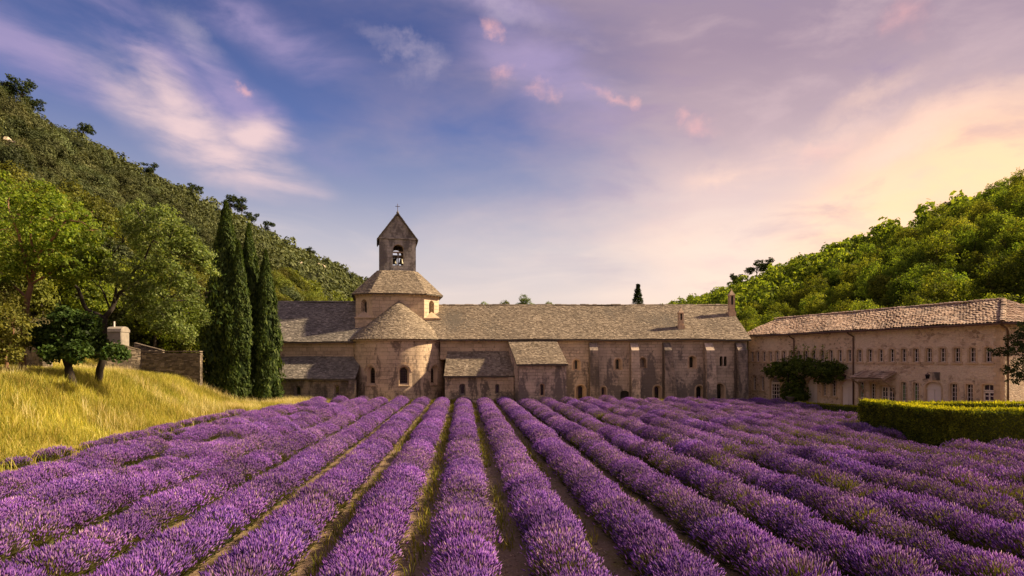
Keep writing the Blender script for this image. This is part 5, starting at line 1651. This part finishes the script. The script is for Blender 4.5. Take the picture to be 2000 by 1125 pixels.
# ------------------------------------------------------------------ dry grass on the bank
def blades(name, label, pts, hgt, wid, mat, seed, lean=.35):
    rng = np.random.default_rng(seed); n = len(pts)
    a = rng.uniform(0, 2 * math.pi, n); side = np.stack([np.cos(a), np.sin(a), np.zeros(n)], 1)
    h = hgt * (.5 + .75 * rng.random(n))
    ln = rng.normal(size=(n, 2)) * lean + np.array([-.12, .0])
    mid = pts + np.stack([ln[:, 0] * .35 * h, ln[:, 1] * .35 * h, h * .6], 1)
    tip = pts + np.stack([ln[:, 0] * h, ln[:, 1] * h, h], 1)
    w = (wid * (.7 + .6 * rng.random(n)))[:, None]
    V = np.stack([pts - side * w, pts + side * w, mid + side * w * .8, tip, mid - side * w * .8], 1).reshape(-1, 3)
    i = np.arange(n)[:, None] * 5
    Fq = np.concatenate([i + np.array([[0, 1, 2, 4]]), ], 0)
    Ft = i + np.array([[4, 2, 3, 3]])
    me = bpy.data.meshes.new(name)
    # quads then tip triangles
    F3 = (i + np.array([[4, 2, 3]]))
    me.vertices.add(len(V)); me.vertices.foreach_set('co', V.astype(np.float32).ravel())
    lv = np.concatenate([Fq.ravel(), F3.ravel()]).astype(np.int32)
    me.loops.add(len(lv)); me.loops.foreach_set('vertex_index', lv)
    st = np.concatenate([np.arange(n) * 4, n * 4 + np.arange(n) * 3]).astype(np.int32)
    me.polygons.add(2 * n); me.polygons.foreach_set('loop_start', st)
    me.materials.append(M(mat)); me.update(calc_edges=True)
    o = link(name, me)
    tag(o, label, 'grass', kind='stuff')
    return o
rng = np.random.default_rng(41)
n = 350000
yy = 15 + 47 * rng.random(n) ** 1.0
dd = rng.random(n) ** .8 * 15.5
xx = bank_edge(yy) - dd + .9
far = yy > 58.5
ok = (xx > -.86 * yy - 1.5) & (xx > -42) & ~((yy > 60.6))
ok &= (dd > .7 + 1.3 * vnoise(xx * .5, yy * .5, 12)) | (rng.random(n) < .15)
ok &= rng.random(n) < np.clip(.35 + 16 / np.maximum(yy, 1), 0, 1)
cl = vnoise(xx * 1.4, yy * 1.4, 2)
ok &= rng.random(n) < .35 + .8 * cl
xx, yy = xx[ok], yy[ok]
n2_ = 26000
y2 = rng.uniform(49, 60.4, n2_); x2 = bank_edge(y2) + rng.uniform(-1.5, 1, n2_) + np.clip((y2 - 49) / 10, 0, 1) * rng.uniform(0, 4.6, n2_)
xx, yy = np.concatenate([xx, x2]), np.concatenate([yy, y2])
blades('meadow_grass', 'tall golden dry grass covering the sunlit bank left of the lavender', np.stack([xx, yy, H(xx, yy) - .03], 1), .58, .010, 'grass_dry', 1)
sel = (vnoise(xx * .42 + 9, yy * .42, 31) > .60) & (rng.random(len(xx)) < .30)
blades('straw_stalks', 'pale dry seed stalks standing in clumps above the golden grass', np.stack([xx[sel] + .05, yy[sel] + .03, H(xx[sel], yy[sel])], 1), .80, .007, 'straw', 5, .22)
sel = (vnoise(xx * .33 + 90, yy * .33 + 5, 33) > .62) & (rng.random(len(xx)) < .45)
blades('green_grass', 'patches of fresh green grass low among the golden bank grass', np.stack([xx[sel] - .05, yy[sel] + .04, H(xx[sel], yy[sel]) - .03], 1), .44, .012, 'grass_green', 6, .4)
# thin strip of weeds and grass between field end and church, and in the furrows
n = 16000
xx = rng.uniform(-24, 26, n); yy = rng.uniform(60.2, 61.2, n)
ok = vnoise(xx * .9, yy * 0, 4) > .35
blades('verge_grass', 'thin yellow grass along the foot of the church walls', np.stack([xx[ok], yy[ok] - .4 * (rng.random(ok.sum())), np.full(ok.sum(), -.02)], 1), .45, .02, 'weeds', 2)

# ------------------------------------------------------------------ lavender
def lavender_mesh(seed, n=900, a=.655, h=.70, green=0.0, pale=0.0):
    rng = np.random.default_rng(seed)
    cphi = rng.random(n) ** .72            # 1 = straight up
    cphi = .10 + .90 * cphi
    sphi = np.sqrt(1 - cphi ** 2)
    th = rng.random(n) * 2 * math.pi
    lump = .86 + .28 * vnoise(np.cos(th) * 1.4 + 7, np.sin(th) * 1.4 + cphi * 1.5 + 7, seed)
    R = lump * (.82 + .30 * rng.random(n))
    dirv = np.stack([sphi * np.cos(th), sphi * np.sin(th), cphi], 1)
    tip = dirv * np.array([a, a, h * .74]) * R[:, None]
    tip[:, 2] += h * .25
    ax = unit(dirv * np.array([.8, .8, 1.0]) + np.array([0, 0, .45]) + rng.normal(size=(n, 3)) * .16)
    L = (.070 + .065 * rng.random(n))[:, None]
    rad = (.0095 + .005 * rng.random(n))[:, None]
    o1 = unit(np.cross(ax, rng.normal(size=(n, 3)))); o2 = np.cross(ax, o1)
    top = tip + ax * L * .5; bot = tip - ax * L * .5; mid = tip - ax * L * .12
    V = [top, bot] + [mid + rad * v for v in (o1, o2, -o1, -o2)]
    V = np.stack(V, 1)                     # n,6,3
    nf = n
    f = np.array([[0, 2, 3], [0, 3, 4], [0, 4, 5], [0, 5, 2], [1, 3, 2], [1, 4, 3], [1, 5, 4], [1, 2, 5]])
    Ff = (np.arange(nf)[:, None, None] * 6 + f[None]).reshape(-1, 3)
    keep = (rng.random(n) > green) & (rng.random(n) < np.clip((cphi - .12) * 2.6, .12, 1))
    Ff = Ff.reshape(n, 8, 3)[keep].reshape(-1, 3)
    fm = np.full(len(Ff), 1)
    ispale = rng.random(keep.sum()) < pale
    fm = np.where(np.repeat(ispale, 8), 3, 1)
    # stems: slim ribbons from the heart of the plant
    root = dirv * np.array([a * .50, a * .50, h * .30]) * R[:, None]
    root[:, 2] += .06
    sw = .0042
    side = o1 * sw
    bend = (root + bot) / 2 + np.array([0, 0, .02])
    S = np.stack([root - side, root + side, bend + side, bend - side, bot + side * .7, bot - side * .7], 1)
    b0 = n * 6
    fs = np.array([[0, 1, 2], [0, 2, 3], [3, 2, 4], [3, 4, 5]])
    Fs = (np.arange(n)[:, None, None] * 6 + fs[None]).reshape(-1, 3) + b0
    # leafy cushion
    m_ = 520
    c2 = .05 + .95 * rng.random(m_); s2 = np.sqrt(1 - c2 ** 2); t2 = rng.random(m_) * 6.283
    d2 = np.stack([s2 * np.cos(t2), s2 * np.sin(t2), c2], 1)
    C = d2 * np.array([a * .78, a * .78, h * .56]) * (.72 + .3 * rng.random(m_))[:, None] + np.array([0, 0, .05])
    ax2 = unit(d2 + np.array([0, 0, .4]) + rng.normal(size=(m_, 3)) * .35)
    w2 = unit(np.cross(ax2, rng.normal(size=(m_, 3)))) * .012
    LL = (.10 + .07 * rng.random(m_))[:, None]
    G_ = np.stack([C - w2, C + w2, C + ax2 * LL], 1)
    b1 = b0 + n * 6
    Fg = np.arange(m_ * 3).reshape(-1, 3) + b1
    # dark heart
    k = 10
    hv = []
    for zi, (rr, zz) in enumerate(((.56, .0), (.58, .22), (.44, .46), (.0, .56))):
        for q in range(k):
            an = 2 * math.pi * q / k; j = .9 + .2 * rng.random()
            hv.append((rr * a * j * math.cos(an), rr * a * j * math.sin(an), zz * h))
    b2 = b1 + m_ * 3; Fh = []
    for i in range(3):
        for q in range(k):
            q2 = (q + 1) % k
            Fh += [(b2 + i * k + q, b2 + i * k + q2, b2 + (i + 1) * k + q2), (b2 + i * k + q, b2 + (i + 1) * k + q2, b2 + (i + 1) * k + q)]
    VV = np.concatenate([V.reshape(-1, 3), S.reshape(-1, 3), G_.reshape(-1, 3), np.array(hv)])
    FF = np.concatenate([Ff, Fs, Fg, np.array(Fh)])
    mm = np.concatenate([fm, np.zeros(len(Fs), int), np.full(len(Fg), 2), np.full(len(Fh), 2)])
    return fast_mesh('lavender_plant', VV, FF, [M('lavender_stem'), M('lavender_flower'), M('lavender_leaf'), M('lavender_pale')], mm)
lav = [lavender_mesh(500 + i, 900 + 60 * i, green=.10 + .06 * (i % 3), pale=.06 + .06 * (i % 3)) for i in range(6)]
lav_mix = [lavender_mesh(520 + i, 800, green=.34, pale=.45) for i in range(4)]
lav_green = [lavender_mesh(540 + i, 620, green=.60, pale=.4) for i in range(2)]
lav_small = [lavender_mesh(550 + i, 420, a=.52, h=.44, green=.30, pale=.2) for i in range(3)]
ROW = 1.885
ORD = 'first second third fourth fifth sixth seventh eighth ninth tenth eleventh twelfth thirteenth fourteenth fifteenth sixteenth seventeenth eighteenth nineteenth twentieth twenty-first twenty-second twenty-third twenty-fourth twenty-fifth'.split()
rl_ = random.Random(77)
def right_limit(y):
    if y < 26.9: return 99
    if y < 36.2: return 18.4
    if y < 41.5: return 21.6
    if y < 48: return 22.6
    return 24.0 - (54 - y) * .0
for k in range(-9, 16):
    y = 8.0
    x_at = lambda yy_: ROW * k + ROW_DX * yy_
    plants = []
    young = k <= -8
    yend = {-9: 50.0, -8: 55.0}.get(k, 59.6 if k < 8 else 58.6)
    while y < yend:
        step = (.46 if k <= 2 else .52) if not young else .75
        x = x_at(y)
        if abs(x) < .8 * y + 2.6 and x < right_limit(y):
            if not (young and rl_.random() < .22):
                plants.append((x, y))
        y += step * rl_.uniform(.85, 1.15)
    if not plants: continue
    nth = ORD[k + 9]
    if young: lab, gp = nth + ' lavender row from the dry grass bank, low young patchy plants', 'young lavender rows'
    elif k > 4: lab, gp = nth + ' lavender row from the dry grass bank, with green gaps and pale stems', 'patchy lavender rows'
    else: lab, gp = nth + ' lavender row from the dry grass bank, full and rounded', 'full lavender rows'
    t = thing('lavender_row', lab, 'lavender row', (plants[0][0], plants[0][1], 0), group=gp)
    for (x, y) in plants:
        gn = float(vnoise(np.array([x * .55 + 20]), np.array([y * .33 + k * 3.1]), 6)[0])
        patch = .80 if k <= 3 else .60 - .018 * (k - 4)
        if k < -4: patch = .68
        if k in (-7, -6) and gn > .52: me = lav_small[rl_.randrange(3)]
        elif young: me = lav_small[rl_.randrange(3)]
        elif gn > patch + .12: me = lav_green[rl_.randrange(2)]
        elif gn > patch - .18: me = lav_mix[rl_.randrange(4)]
        elif rl_.random() < .14: me = lav_mix[rl_.randrange(4)]
        else: me = lav[rl_.randrange(6)]
        dry = rl_.random() < .035
        o = bpy.data.objects.new('lavender_plant', me); COL.objects.link(o)
        o.parent = t
        s = rl_.uniform(.96, 1.06) if k <= 2 else rl_.uniform(.88, 1.10)
        hs_ = s * rl_.uniform(.95, 1.05) * (.86 + .28 * float(vnoise(np.array([x * .8]), np.array([y * .5]), 9)[0]))
        if dry and not young: me_s = .62; s *= me_s; hs_ *= .7; o.data = lav_green[rl_.randrange(2)]
        if me in lav_green: s *= .95
        o.location = (x - plants[0][0] + rl_.uniform(-.07, .07), y - plants[0][1], -.02)
        o.rotation_euler = (rl_.uniform(-.06, .06), rl_.uniform(-.06, .06), rl_.uniform(0, 6.28))
        o.scale = (s, s, hs_)
# weeds in the furrows
n = 42000
kk = rng.integers(-9, 15, n); yy = 9 + 51 * rng.random(n)
xx = ROW * (kk + .5) + ROW_DX * yy + rng.normal(size=n) * .13
ok = (vnoise(xx * .9 + 3, yy * .25, 15) > .40) & (np.abs(xx) < .85 * yy) & (xx < np.where(yy < 26, 99, 18.0))
blades('furrow_weeds', 'sparse yellow-green weeds in the furrows between lavender rows', np.stack([xx[ok], yy[ok], np.full(ok.sum(), -.02)], 1), .26, .012, 'weeds', 3)

rng = np.random.default_rng(91)
n = 15000
kk = rng.integers(-9, 15, n); yy = 9.5 + 40 * rng.random(n) ** 1.6
xx = ROW * (kk + .5) + ROW_DX * yy + rng.normal(size=n) * .16
ok = (np.abs(xx) < .85 * yy) & (xx < np.where(yy < 26, 99, 18.0))
xx, yy = xx[ok], yy[ok]; n = len(xx)
oc = np.array([[1, 0, 0], [0, 1, 0], [-1, 0, 0], [0, -1, 0], [0, 0, .8], [0, 0, -.5]], float)
fo_ = np.array([[0, 1, 4], [1, 2, 4], [2, 3, 4], [3, 0, 4], [1, 0, 5], [2, 1, 5], [3, 2, 5], [0, 3, 5]])
sz = .012 + .035 * rng.random(n) ** 3
V = oc[None] * sz[:, None, None] * rng.uniform(.6, 1.4, (n, 6, 3)) + np.stack([xx, yy, np.full(n, .005)], 1)[:, None]
Fc = (np.arange(n)[:, None, None] * 6 + fo_[None]).reshape(-1, 3)
tag(link('soil_clods', fast_mesh('soil_clods', V.reshape(-1, 3), Fc, M('clod'))), 'small stones and clods of dry soil in the furrows between lavender rows', 'soil', kind='stuff')
